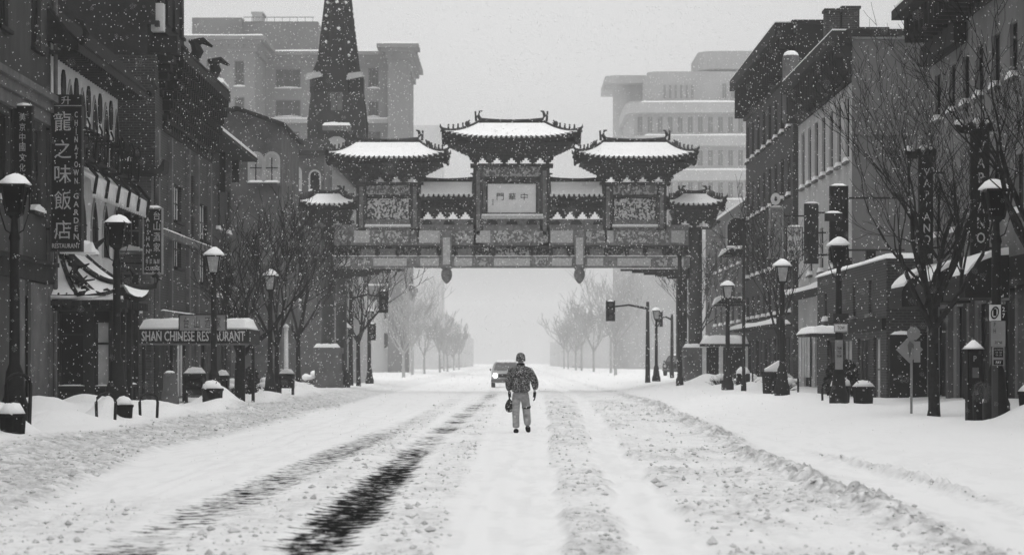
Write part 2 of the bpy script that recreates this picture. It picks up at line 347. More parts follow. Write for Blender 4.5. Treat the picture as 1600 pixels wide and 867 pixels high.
def grid_object(name, xs, ys, mat_, attr=True):
    XX, YY = np.meshgrid(xs, ys); Z, D, C = height(XX, YY)
    nx, ny = len(xs), len(ys); co = np.stack([XX, YY, Z], -1).reshape(-1, 3)
    me = bpy.data.meshes.new(name); me.vertices.add(nx * ny); me.vertices.foreach_set('co', co.ravel())
    i = np.arange(nx - 1)[None, :] + np.arange(ny - 1)[:, None] * nx
    q = np.stack([i, i + 1, i + 1 + nx, i + nx], -1).reshape(-1, 4); nf = len(q)
    me.loops.add(nf * 4); me.loops.foreach_set('vertex_index', q.ravel().astype(np.int32))
    me.polygons.add(nf); me.polygons.foreach_set('loop_start', np.arange(0, nf * 4, 4, dtype=np.int32)); me.polygons.foreach_set('loop_total', np.full(nf, 4, dtype=np.int32))
    me.polygons.foreach_set('use_smooth', np.ones(nf, dtype=bool))
    a = me.attributes.new('dirt_shade', 'FLOAT', 'POINT'); a.data.foreach_set('value', D.ravel().astype(np.float32))
    a = me.attributes.new('wear', 'FLOAT', 'POINT'); a.data.foreach_set('value', height.wear.ravel().astype(np.float32))
    me.update(calc_edges=True); me.validate(); me.materials.append(M[mat_])
    o = bpy.data.objects.new(name, me); col.objects.link(o); return o
xs = np.concatenate([-np.geomspace(13.6, 240, 14)[::-1], np.linspace(-13, -9.4, 40), np.linspace(-9.3, 9.3, 420), np.linspace(9.4, 13, 40), np.geomspace(13.6, 240, 14)])
ys = np.concatenate([np.linspace(-38, 13, 20), np.exp(np.arange(math.log(14), math.log(150), .0033)), np.exp(np.arange(math.log(151), math.log(2560), .025))])
g = grid_object('ground', xs, ys, 'snow_ground'); tag(g, kind='structure')
rd = MB().box(-8.3, 8.3, -38, 2550, -.3, 0).build('road', 'asphalt'); tag(rd, kind='structure')

# clods of broken snow lying along the churned tracks
rng = np.random.default_rng(3)
N = 110000; cy = 19 + 75 * rng.random(N) ** 1.7; cx = rng.uniform(-8.5, 5.6, N)
hz_, hd_, hc_ = height(cx, cy)
keep = rng.random(N) < np.clip(hc_ - .08, 0, 1) * .6
cx, cy, cz = cx[keep][:20000], cy[keep][:20000], hz_[keep][:20000]
mb = MB(); OCT = [(1, 0, 0), (-1, 0, 0), (0, 1, 0), (0, -1, 0), (0, 0, 1), (0, 0, -1)]; OF = [(0, 2, 4), (2, 1, 4), (1, 3, 4), (3, 0, 4), (2, 0, 5), (1, 2, 5), (3, 1, 5), (0, 3, 5)]
for x, y, z in zip(cx, cy, cz):
    s = .005 + .028 * random.random() ** 6 + (.05 * random.random() if random.random() < .022 else 0); b = len(mb.v)
    for v in OCT: mb.v.append((x + v[0] * s * random.uniform(.6, 1.5), y + v[1] * s * random.uniform(.6, 1.5), z + .3 * s + v[2] * s * random.uniform(.5, 1.1)))
    mb.f += [(b + i, b + j, b + k) for i, j, k in OF]
o = mb.build('snow_clods', mat('clod', .62, .8, .1, var=.4, vscale=1.5), smooth=False); tag(o, 'loose broken clods of grey snow along the wheel ruts', 'snow clods', kind='stuff')

# ------------------------------------------------------------------ building kit
class Face:      # a facade plane: u along it, w outwards, z up
    def __init__(s, kind, c):
        s.kind = kind; s.c = c
        s.rz = {'L': R(90), 'R': R(-90), 'C': 0}[kind]
    def __call__(s, u, w, z):
        if s.kind == 'L': return (s.c + w, u, z)
        if s.kind == 'R': return (s.c - w, u, z)
        return (u, s.c - w, z)
def wall_holes(mb, F, u0, u1, z0, z1, holes, depth=.22):
    us = sorted({u0, u1} | {h[0] for h in holes} | {h[1] for h in holes}); zs = sorted({z0, z1} | {h[2] for h in holes} | {h[3] for h in holes})
    for i in range(len(us) - 1):
        for j in range(len(zs) - 1):
            a, b, c, d = us[i], us[i + 1], zs[j], zs[j + 1]; mu_, mz = (a + b) / 2, (c + d) / 2
            if any(h[0] < mu_ < h[1] and h[2] < mz < h[3] for h in holes): continue
            mb.quad(F(a, 0, c), F(b, 0, c), F(b, 0, d), F(a, 0, d))
    for a, b, c, d in list(holes) + [(u0, u1, z0, z1)]:
        mb.quad(F(a, 0, c), F(a, -depth, c), F(a, -depth, d), F(a, 0, d)); mb.quad(F(b, 0, c), F(b, -depth, c), F(b, -depth, d), F(b, 0, d))
        mb.quad(F(a, 0, c), F(b, 0, c), F(b, -depth, c), F(a, -depth, c)); mb.quad(F(a, 0, d), F(b, 0, d), F(b, -depth, d), F(a, -depth, d))
WP = {}
def window(root, F, uc, zb, w_, h_, frame='black', glass='glass', sill='mid_stone', snow=True, bars=(1, 1), name='window', inset=.13, fw=.06):
    key = (round(w_, 2), round(h_, 2), frame, glass, sill, snow, bars, fw)
    if key not in WP:
        def mk(nm, mb, m):
            me = bpy.data.meshes.new(nm); me.from_pydata(mb.v, [], mb.f); me.materials.append(M[m]); me.update(); return me
        a = MB(); W = w_ / 2
        a.box(-W, -W + fw, -.04, .04, 0, h_).box(W - fw, W, -.04, .04, 0, h_).box(-W + fw, W - fw, -.04, .04, 0, fw).box(-W + fw, W - fw, -.04, .04, h_ - fw, h_)
        for k in range(bars[0]): x = -W + (k + 1) * w_ / (bars[0] + 1); a.box(x - .02, x + .02, -.03, .03, fw, h_ - fw)
        for k in range(bars[1]): z = (k + 1) * h_ / (bars[1] + 1); a.box(-W + fw, W - fw, -.032, .032, z - .025, z + .025)
        pn = MB().box(-W + .03, W - .03, .0, .02, .03, h_ - .03)
        sl = MB().box(-W - .08, W + .08, -.26, -.05, -.1, -.003) if sill else None
        sn = None
        if snow:
            sn = MB(); r = random.Random(hash(key) % 999); k = 8
            for i in range(k):
                x0 = -W - .07 + (w_ + .14) * i / k; x1 = -W - .07 + (w_ + .14) * (i + 1) / k; e = math.sin(math.pi * (i + .5) / k)
                sn.box(x0, x1, -.25, -.06, .0, .05 + .13 * e * r.uniform(.8, 1.1))
        WP[key] = (mk('window', a, frame), mk('pane', pn, glass), mk('sill', sl, sill) if sl else None, mk('snow_cap', sn, 'snow') if sn else None)
    fr, pn, sl, sn = WP[key]
    loc = Vector(F(uc, -inset, zb)) - WL[root]
    o = place(name, fr, root, loc, F.rz); place('pane', pn, o)
    if sl: place('sill', sl, o)
    if sn: place('snow_cap', sn, o)
    return o
def building(name, label, cat, F, u0, u1, ztop, back, wallm, wins=(), z0=-.2, group=None, cornice=None, roof_snow=True, parapet=0, **wk):
    """wins: list of (uc, zb, w, h, opts)"""
    ax = {'L': (F.c, (u0 + u1) / 2, 0), 'R': (F.c, (u0 + u1) / 2, 0), 'C': ((u0 + u1) / 2, F.c, 0)}[F.kind]
    root = thing(name, ax, label, cat, group)
    mb = MB(); holes = [(a - c / 2, a + c / 2, b, b + d) for a, b, c, d, *_ in wins]
    wall_holes(mb, F, u0, u1, z0, ztop, holes, .25)
    mb.box(u0, u1, -back, -.25, z0, ztop, F)
    mb.build('wall', wallm, root)
    for q in wins:
        kw = dict(wk); kw.update(q[4] if len(q) > 4 else {})
        window(root, F, q[0], q[1], q[2], q[3], **kw)
    if roof_snow:
        mb = MB(); mb.box(u0 + .05, u1 - .05, -back + .05, -.06, ztop + .003, ztop + .22, F); mb.build('roof_snow', 'snow', root)
    if cornice:   # (overhang, height, z of top, material)
        ov, hh, zt, cm = cornice
        mb = MB(); st = 4
        for k in range(st):
            mb.box(u0 - ov * .35 * (k + 1) / st, u1 + ov * .35 * (k + 1) / st, .002 + .001 * k, ov * ((k + 1) / st) ** 1.3, zt - hh * (1 - k / st), zt - hh * (1 - (k + 1) / st) - .002, F)
        nb_ = int((u1 - u0) / .8)
        for k in range(nb_):
            u = u0 + (k + .5) * (u1 - u0) / nb_; mb.box(u - .09, u + .09, .003, ov * .75, zt - hh * .95, zt - hh * .3, F)
        mb.build('cornice', cm, root)
        MB().box(u0, u1, .05, ov - .04, zt + .003, zt + .09, F).build('snow_cap', 'snow', root)
    return root

def rough_snow(name, root, x0, x1, y0, y1, z, h, seed=1, edge=.06, nx=None, T=None):
    """a soft slab of snow with rounded uneven top"""
    nx = nx or max(4, int((x1 - x0) / .12)); ny = max(3, int((y1 - y0) / .12)); nx = min(nx, 60); ny = min(ny, 60); r = random.Random(seed)
    mb = MB(); T = T or (lambda a, b, c: (a, b, c)); G = []
    ph = [r.uniform(0, 6) for _ in range(4)]
    for j in range(ny + 1):
        for i in range(nx + 1):
            a, b = i / nx, j / ny; e = min(1, min(a, 1 - a) * (x1 - x0) / edge / 2.5) ** .5 * min(1, min(b, 1 - b) * (y1 - y0) / edge / 2.5) ** .5
            hh = h * (.12 + e * (.75 + .2 * math.sin(a * 9 + ph[0]) * math.cos(b * 7 + ph[1]) + .1 * r.random()))
            mb.v.append(T(x0 + (x1 - x0) * a, y0 + (y1 - y0) * b, z + hh))
    base = len(mb.v)
    for j in range(ny):
        for i in range(nx): k = j * (nx + 1) + i; mb.f.append((k, k + 1, k + nx + 2, k + nx + 1))
    for a, b, c, d in ((x0, x1, y0, y0), (x0, x1, y1, y1)):
        pass
    mb.box(x0, x1, y0, y1, z, z + h * .13, T)
    return mb.build(name, 'snow', root, smooth=False)

# ------------------------------------------------------------------ the ceremonial gate
GY = 127.0; GX = -.03
gate = thing('ceremonial_gate', (GX, GY, 0), 'ornate painted archway with snowy tiled pagoda roofs spanning the whole street', 'archway')
def gu(x): return GX + (x - 799) * GY / FPX
def gzz(y): return CAMZ + (567 - y) * GY / FPX
def pagoda(cx, cy, L, D, Rg, ze, zr, lift, zb, bl, nclu, pitch=.27, hip=True, body_d=.45, orn=.46, lab=None):
    def zf(v, c): return ze + (zr - ze) * (v ** 1.35) + lift * (c ** 4) * (1 - v) ** 2
    def S(face, u, v, off=0):
        X = (L + (Rg - L) * v) if hip else L; Dd = D + (.1 - D) * v
        if face in (0, 2):
            s = -1 if face == 0 else 1; return (cx + u * X, cy + s * Dd, zf(v, abs(u)) + off)
        s = -1 if face == 1 else 1; return (cx + s * X, cy + u * Dd, zf(v, abs(u)) + off)
    nv = 7
    def sheet(mb, off, top, nn, zig=False, lip=True):
        for face in (0, 1, 2, 3):
            if not hip and face in (1, 3): continue
            W = 2 * (L if face in (0, 2) else D); n_ = max(4, int(round(W / pitch))) * 2; b = len(mb.v)
            rows = ([None] if zig else []) + list(range(nv + 1))
            for rI in rows:
                for i in range(n_ + 1):
                    u = -1 + 2 * i / n_
                    vm = (.17 if i % 2 == 0 else .015) if zig else 0
                    if rI is None: mb.v.append(S(face, u, vm, .005))
                    else:
                        t = rI / nv; v = vm + (top - vm) * t; mb.v.append(S(face, u, v, off))
            for j in range(len(rows) - 1):
                for i in range(n_): k = b + j * (n_ + 1) + i; mb.f.append((k, k + 1, k + n_ + 2, k + n_ + 1))
    rf = MB(); sheet(rf, 0, 1.0, 2); sheet(rf, -.16, .98, 2)
    # eave fascia + tile ends
    for face in (0, 1, 2, 3):
        if not hip and face in (1, 3):
            continue
        W = 2 * (L if face in (0, 2) else D); n_ = max(4, int(round(W / pitch)))
        for i in range(n_ * 2):
            u0, u1 = -1 + i / n_, -1 + (i + 1) / n_
            a, b = S(face, u0, 0), S(face, u1, 0); rf.quad(a, b, (b[0], b[1], b[2] - .16), (a[0], a[1], a[2] - .16))
        for i in range(n_ + 1):
            u = -1 + 2 * i / n_; a = S(face, u, 0); b = S(face, u, .17); rf.tube([(a[0], a[1], a[2] + .03), (b[0], b[1], b[2] + .05)], .055, 6)
            c = S(face, u, 0); rf.box(c[0] - .05, c[0] + .05, c[1] - .05, c[1] + .05, c[2] - .2, c[2] - .02)
    if not hip:
        for s in (-1, 1): rf.prism([(cy - D, ze - .16), (cy - D, ze), (cy, zr), (cy + D, ze), (cy + D, ze - .16)], cx + s * L, cx + s * (L - .1), lambda p, q, a: (a, p, q))
    roof = rf.build('roof', 'tile', gate)
    sn = MB(); sheet(sn, .09, .93, 2, zig=True); sn.build('snow_cap', 'snow', roof, smooth=False)
    # ridge, hips and figures
    rd_ = MB(); rr = Rg if hip else L - .05
    pts = [(cx + rr * t, cy, zr + .12 + .09 * t * t) for t in (-1, -.6, -.2, .2, .6, 1)]
    rd_.tube(pts, .09, 8); rd_.tube([(p[0], p[1], p[2] - .12) for p in pts], .1, 6)
    for s in (-1, 1):
        bx = cx + s * rr; z = zr + .16
        rd_.tube([(bx - s * .1, cy, z), (bx + s * .06, cy, z + orn * .5), (bx - s * .02, cy, z + orn), (bx - s * .16, cy, z + orn * 1.05)], [.1, .1, .07, .03], 7)
        rd_.tube([(bx + s * .16, cy, z - .05), (bx + s * .2, cy, z + orn * .8)], [.07, .045], 6); rd_.blob((bx + s * .2, cy, z + orn * .9), (.06, .06, .07), 6, 4)
        if hip:
            for t in (-1, 1):
                hp = [];
                for k in range(7):
                    v = 1 - k / 6; X = L + (Rg - L) * v; Dd = D + (.1 - D) * v; hp.append((cx + s * X, cy + t * Dd, zf(v, 1) + .1))
                rd_.tube(hp, [.07] * 6 + [.09], 6)
                e = hp[-1]; rd_.tube([e, (e[0] + s * .1, e[1] + t * .06, e[2] + .1), (e[0] + s * .12, e[1] + t * .06, e[2] + .25)], [.08, .06, .02], 6)
                rd_.blob((hp[2][0], hp[2][1], hp[2][2] + .17), (.13, .08, .15), 7, 5); rd_.tube([(hp[2][0], hp[2][1], hp[2][2] + .2), (hp[2][0] - s * .14, hp[2][1], hp[2][2] + .36)], [.07, .03], 5)
                for k in range(4):
                    q = .45 + .13 * k; i0 = int(q * 6); f_ = q * 6 - i0; a, b = hp[i0], hp[i0 + 1]; c = [a[i] + (b[i] - a[i]) * f_ for i in range(3)]
                    rd_.tube([c, (c[0], c[1], c[2] + .24)], [.07, .035], 5); rd_.blob((c[0], c[1], c[2] + .25), (.055, .05, .06), 5, 4)
                rd_.blob((e[0] + s * .02, e[1], e[2] - .12), (.1, .08, .1), 6, 4)
        else:
            rd_.tube([(bx, cy - D * .1, zr + .1), (bx, cy - D * .9, ze + .18)], .07, 6); rd_.tube([(bx, cy - D * .7, ze + .2), (bx, cy - D * .72, ze + .55)], [.08, .04], 6)
    rd_.build('ridge', 'arch_dark', roof)
    # bracket sets
    bk = MB(); H = (ze - .16) - zb; hb = min(.36, H * .42); pit = 2 * bl / nclu
    zz = [zb + .02, zb + hb * .35, zb + hb * .68, zb + hb]
    for i in range(nclu + 1):
        c = cx - bl + i * pit
        for k in range(3):
            hw = .05 + (pit * .5 - .05) * ((k + .35) / 3); bk.box(c - hw, c + hw, cy - body_d * (.7 + .12 * k), cy + body_d * (.7 + .12 * k), zz[k] + .001, zz[k + 1])
    nt_ = 6; Ls = (L - .3) if hip else L - .1; Ds = D - .25
    for k in range(nt_):
        t = (k + 1) / nt_; z0_ = zb + hb + (H - hb) * k / nt_ + .002; z1_ = zb + hb + (H - hb) * (k + 1) / nt_
        hl = bl + .1 + (Ls - bl - .1) * t ** 1.1; hd = body_d + (Ds - body_d) * t
        bk.box(cx - hl + .05, cx + hl - .05, cy - hd + .06, cy + hd - .06, z0_, z1_)
        nn = max(4, int(2 * hl / .2))
        for i in range(nn):
            u = cx - hl + (i + .5) * 2 * hl / nn + (.05 if k % 2 else -.05)
            for s in (-1, 1): bk.box(u - .05, u + .05, cy + s * hd - .09, cy + s * hd + .05, z0_ + .03 + (0 if k % 2 else .03), z1_ - .02)
        for s in (-1, 1):
            for i in range(max(2, int(2 * hd / .25))):
                w_ = cy - hd + (i + .5) * .25; bk.box(cx + s * hl - .08, cx + s * hl + .06, w_ - .05, w_ + .05, z0_ + .03, z1_ - .02)
    bk.build('bracket_set', 'arch_dark', roof)
    return roof
pagoda(gu(799), GY, 3.55, 1.75, 1.68, gzz(221), gzz(193), .38, gzz(257), 1.88, 5, body_d=.5)
for s in (-1, 1):
    pagoda(GX + s * 6.45, GY, 3.12, 1.55, 1.62, gzz(252), gzz(223), .36, gzz(287), 1.66, 4, body_d=.45)
    pagoda(GX + s * 9.55, GY, 1.5, 1.25, .6, gzz(324), gzz(304), .3, gzz(356), .95, 2, body_d=.4, orn=.26)
    pagoda(GX + s * 3.38, GY, 1.44, 1.05, 1.3, gzz(310), gzz(285), .0, gzz(342), 1.3, 4, hip=False, body_d=.35, orn=.28)
def gbox(x0, x1, y0, y1, d0, d1, mb=None): return (mb or MB()).box(gu(x0), gu(x1), GY - d0, GY + d1, gzz(y1), gzz(y0))
gbox(735, 864, 257, 262, .55, .55).build('beam', 'arch_dark', gate)
gbox(748, 852, 262, 277, .3, .3).build('painted_panel', 'arch_pattern', gate)
gbox(748, 852, 277, 285, .36, .36).build('beam', 'arch_dark', gate)
gbox(748, 852, 285, 340, .2, .2).build('painted_panel', 'arch_paint', gate)
pl = gbox(762, 837, 288, 333, .26, -.21).build('plaque', 'plaque', gate)
mb = MB()
for a in ((759.5, 762, 285.5, 335.5), (837, 839.5, 285.5, 335.5), (762, 837, 285.5, 288), (762, 837, 333, 335.5)): gbox(*a, .31, -.2, mb)
mb.build('plaque_frame', 'arch_dark', gate)
for i, ch in enumerate('門華中'):
    text('lettering', ch, .5, 'dark_letter', pl, (gu(781.5 + 18.7 * i), GY - .27, gzz(308)), w=.36, h=.37, ext=.008)
text('lettering', '甲\n子\n年', .12, 'dark_letter', pl, (gu(770), GY - .27, gzz(317)), w=.09, h=.32, ext=.006)
mb = gbox(752, 849, 338, 343, .62, .5); mb.build('ledge', 'arch_light', gate); gbox(753, 848, 335.5, 338, .6, .2).build('snow_cap', 'snow', gate)
for s in (-1, 1):
    for u, y0, y1 in ((1.73, 262, 388), (5.03, 287, 378), (7.82, 287, 378)):
        MB().box(GX + s * u - .26, GX + s * u + .26, GY - .42, GY + .42, gzz(y1), gzz(y0)).build('pillar', 'arch_column', gate)
        MB().box(GX + s * u - .1, GX + s * u + .1, GY - .44, GY - .425, gzz(y1 - 20), gzz(y0 + 6)).build('painted_panel', 'arch_paint', gate)
    cx = GX + s * 6.43
    def sb(u0, u1, y0, y1, d0, d1, mb=None): return (mb or MB()).box(cx + u0, cx + u1, GY - d0, GY + d1, gzz(y1), gzz(y0))
    sb(-1.85, 1.85, 286, 290, .55, .55).build('beam', 'arch_dark', gate)
    sb(-1.13, 1.13, 290.5, 305, .3, .3).build('painted_panel', 'arch_pattern', gate)
    sb(-1.13, 1.13, 305, 309, .36, .36).build('beam', 'arch_dark', gate)
    sb(-1.13, 1.13, 309, 352, .2, .2).build('beam', 'arch_dark', gate)
    sb(-1.07, 1.07, 311, 355, .26, -.205).build('carved_panel', 'carved', gate)
    sb(-1.2, 1.2, 354, 356, .55, .3).build('ledge', 'arch_light', gate)
    MB().box(cx - 1.18, cx + 1.18, GY - .53, GY - .28, gzz(354), gzz(351.5)).build('snow_cap', 'snow', gate)
    # small panel bay below the low roofs
    x0_, x1_ = sorted((GX + s * 2.0, GX + s * 4.78)); MB().box(x0_, x1_, GY - .28, GY + .28, gzz(350), gzz(343)).build('beam', 'arch_paint', gate)
    x0_, x1_ = sorted((GX + s * 8.7, GX + s * 10.45)); MB().box(x0_, x1_, GY - .4, GY + .4, gzz(358), gzz(355)).build('beam', 'arch_dark', gate)
    # columns, plinths
    cxx = GX + s * 9.6
    MB().lathe(cxx, GY, [(.37, 1.2), (.36, 5), (.36, gzz(358))], 16).build('column', 'arch_column', gate, smooth=True)
    MB().lathe(GX + s * 9.05, GY + 2.3, [(.3, 1.2), (.3, gzz(420))], 14).build('column', 'arch_column', gate, smooth=True)
    b = MB().box(cxx - .62, cxx + .62, GY - .7, GY + 2.9, 0, 2.25); b.box(cxx - .7, cxx + .7, GY - .78, GY + 2.98, 2.1, 2.4); b.box(cxx - .68, cxx + .68, GY - .76, GY + 2.96, -.1, .45); b.build('plinth', 'mid_stone', gate)
    rough_snow('snow_cap', gate, cxx - .68, cxx + .68, GY - .75, GY - .3, 2.4, .2, 5)
    # corbels below the beams
    mb = MB(); x_in, x_out = s * 9.25, s * 5.7
    for k in range(5):
        a_, b_ = sorted((GX + x_in, GX + x_in + (x_out - x_in) * (1 - k * .17))); mb.box(a_, b_, GY - .15, GY + .15, gzz(420.5 + 3 * k + 3), gzz(420.5 + 3 * k))
    mb.build('corbel', 'arch_dark', gate)
# middle medallion band, main beams, rail of short posts
gbox(560, 1038, 343.5, 352, .32, .32).build('beam', 'arch_paint', gate)
for x in (667, 702, 737, 769, 800, 831, 866, 900, 935):
    mb = MB(); c = gu(x); zc = gzz(351); n_ = 14; mb.prism([(.3 * math.cos(2 * math.pi * k / n_), .24 * math.sin(2 * math.pi * k / n_)) for k in range(n_)], GY - .36, GY - .33, lambda p, q, a: (c + p, a, zc + q)); mb.build('medallion', 'arch_dark', gate)
gbox(523, 1075, 352, 384, .42, .42).build('beam', 'arch_paint', gate)
xs_ = [527, 552, 580, 640, 653, 690, 706, 742, 768, 832, 858, 897, 913, 946, 960, 1020, 1046, 1071]
for i in range(len(xs_) - 1):
    a, b = xs_[i] + 2, xs_[i + 1] - 2
    if b - a < 8: continue
    gbox(a, b, 361, 380, .44, -.425).build('painted_panel', ['arch_pattern', 'arch_light', 'arch_pattern'][i % 3], gate)
gbox(520, 1078, 384, 386.5, .5, .5).build('ledge', 'arch_dark', gate)
gbox(523, 1075, 386.5, 401, .12, .12).build('lattice_panel', 'arch_pattern_dark', gate)
for x in (531, 560, 590, 622, 654, 686, 711, 741, 771, 831, 860, 889, 917, 947, 978, 1008, 1038, 1068): gbox(x - 2, x + 2, 386.5, 401, .4, .4).build('post', 'arch_dark', gate)
for a, b in ((564, 586), (594, 618), (658, 682), (715, 737), (775, 827), (864, 885), (921, 943), (982, 1004), (1012, 1034)):
    gbox(a, b, 389, 399, .15, -.125).build('carved_panel', 'carved' if b - a > 30 else 'arch_panel', gate)
gbox(521, 1077, 401, 418.5, .42, .42).build('beam', 'arch_paint', gate)
gbox(521, 1077, 399.6, 401, .4, -.15).build('snow_cap', 'snow', gate)
for i in range(len(xs_) - 1):
    a, b = xs_[i] + 4, xs_[i + 1] - 4
    if b - a > 8: gbox(a, b, 404, 416, .44, -.425).build('painted_panel', ['arch_light', 'arch_pattern'][i % 2], gate)
for x in (698, 905):
    hp = gbox(x - 8, x + 8, 362, 418, .62, -.43); hp.build('hanging_post', 'arch_paint', gate)
    gbox(x - 5.5, x + 5.5, 372, 414, .64, -.625).build('painted_panel', 'arch_light', gate)
    c = gu(x); z = gzz(418)
    MB().lathe(c, GY - .3, [(.28, z), (.3, z - .06), (.2, z - .12), (.27, z - .2), (.29, z - .42), (.24, z - .62), (.12, z - .78), (.04, z - .85)], 14).build('lantern', 'arch_paint', gate, smooth=True)

# ------------------------------------------------------------------ bare trees
def tree(x, y, h, seed, label, group=None, barkm='bark', fork=.38, spread=.5, levels=5, r0=.1, name='bare_tree', twig=.009, lean=0, limbs=5):
    z = gz(x, y) - .15; root = thing(name, (x, y, z), label, 'tree', group); r = random.Random(seed)
    tr, cr_ = MB(), MB()
    fz = z + h * fork
    top = Vector((x + lean * .3, y, fz)); tr.tube([(x, y, z), (x + .02, y, z + .3), (x + lean * .1, y, z + (fz - z) * .5), tuple(top)], [r0 * 1.5, r0 * 1.1, r0, r0 * .85], 8)
    def br(p, d, ln, rad, lv):
        n_ = 4 if lv < 3 else 3; pts = [p]; rr = [rad]
        for k in range(n_):
            d = (d + Vector((r.uniform(-1, 1), r.uniform(-1, 1), r.uniform(-.6, .9))) * .2 + Vector((0, 0, .06))).normalized()
            p = p + d * ln / n_; pts.append(p); rr.append(max(twig * .7, rad * (1 - .45 * (k + 1) / n_)))
        cr_.tube(pts, rr, 6 if lv < 2 else 4 if lv < 3 else 3, caps=False)
        if lv >= levels: return
        for k in range(3 if lv < 5 else 2):
            i = r.randint(1, n_) if k else n_
            ax = Vector((r.uniform(-1, 1), r.uniform(-1, 1), r.uniform(-.3, .5))).normalized()
            dd = (d + ax * r.uniform(.4, .85)).normalized()
            br(pts[i], dd, ln * r.uniform(.58, .8), max(twig, rr[i] * .68), lv + 1)
    for k in range(limbs):
        a = 2 * math.pi * (k + r.random() * .6) / limbs; d = Vector((math.cos(a) * spread + lean, math.sin(a) * spread, 1)).normalized()
        br(top - Vector((0, 0, r.random() * h * .07)), d, h * .3 * r.uniform(.85, 1.15), r0 * .62, 1)
    tr.build('trunk', barkm, root, smooth=True); cr_.build('crown', barkm, root)
    return root
tree(9.25, 53.4, 7.4, 4, 'large bare street tree on the right pavement beside the diamond sign', spread=.62, r0=.12, limbs=6, fork=.34, twig=.0065, levels=6)
tree(9.75, 44.2, 6.9, 9, 'bare tree at the right edge of the picture behind the nearest right lamp', spread=.6, r0=.12, limbs=6, fork=.42, lean=0, twig=.0065, levels=5)
tree(-9.1, 81, 6.6, 14, 'forked bare tree in front of the restaurant canopy on the left', spread=.75, r0=.16, limbs=5, fork=.3, lean=.15, twig=.012)
tree(-10.2, 116, 8.0, 22, 'thin bare tree on the left pavement just before the archway', spread=.6, r0=.11, limbs=6, fork=.35, twig=.014)
tree(-8.9, 92, 6.6, 27, 'slim bare tree on the left pavement between two lamps', spread=.5, r0=.09, limbs=5, fork=.35, twig=.012)
tree(-8.6, 136, 7.5, 31, 'bare tree behind the left column of the archway', spread=.75, r0=.12, limbs=6, fork=.4, twig=.016)
tree(10.1, 92, 6.4, 33, 'small bare tree in front of the white blade sign on the right', spread=.45, r0=.07, limbs=5, fork=.4, twig=.01)
tree(10.4, 138, 7.0, 37, 'bare tree behind the right column of the archway', spread=.6, r0=.1, limbs=5, fork=.4, twig=.014)
ordn = ['first', 'second', 'third', 'fourth', 'fifth', 'sixth', 'seventh', 'eighth']
for i in range(8):
    Yt = 215 + 34 * i + ((i * 37) % 23)
    for s, side in ((-1, 'left'), (1, 'right')):
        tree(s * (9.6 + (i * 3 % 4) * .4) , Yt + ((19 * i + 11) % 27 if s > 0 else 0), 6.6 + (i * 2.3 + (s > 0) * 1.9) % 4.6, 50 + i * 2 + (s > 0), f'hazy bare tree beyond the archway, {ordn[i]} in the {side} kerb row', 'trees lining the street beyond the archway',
             barkm='bark_hazed', levels=5 if i < 3 else 4, twig=.022 + .006 * i, r0=.14, spread=.75)

# ------------------------------------------------------------------ left side buildings
FL = Face('L', -12.6)
LB = []
for k in range(20):
    uc = 66.5 - 2.1 - k * 4.2
    LB.append((uc, 9.9, 1.3, 2.4, dict(sill='dark_stone', snow=False)))
    LB.append((uc, 5.6, 1.5, 2.2, dict(sill='dark_stone', snow=True)))
for k in range(9): LB.append((66.5 - 3.5 - k * 4.6 - .4, .25, 2.3, 3.1, dict(sill=None, snow=False, bars=(1, 0))))
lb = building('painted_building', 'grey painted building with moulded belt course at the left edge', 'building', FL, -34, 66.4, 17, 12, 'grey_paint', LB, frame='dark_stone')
mb = MB(); mb.box(-34, 66.4, .002, .22, 8.35, 8.62, FL); mb.box(-34, 66.4, .002, .34, 8.62, 8.8, FL); mb.box(-34, 66.4, .002, .14, 8.0, 8.32, FL); mb.build('belt_course', 'mid_stone', lb)
mb = MB(); mb.box(-34, 66.38, .002, .16, 3.75, 4.2, FL); mb.box(-34, 66.38, .002, .25, 4.2, 4.32, FL); mb.build('shop_fascia', 'dark_stone', lb)
MB().box(63.3, 65.6, .003, .08, -.1, 3.7, FL).build('door_surround', 'mid_stone', lb)
mb = MB()
for u in (66.05, 62.0, 57.6, 53):
    MB().box(u - .3, u + .3, .003, .12, -.1, 3.74, FL).build('pilaster', 'mid_stone', lb); MB().box(u - .2, u + .2, .003, .1, 4.34, 7.98, FL).build('pilaster', 'mid_stone', lb)
mb = MB(); mb.tube([(-12.42, 66.2, 0), (-12.42, 66.2, 13)], .06, 8); mb.build('downpipe', 'mid_stone', lb)

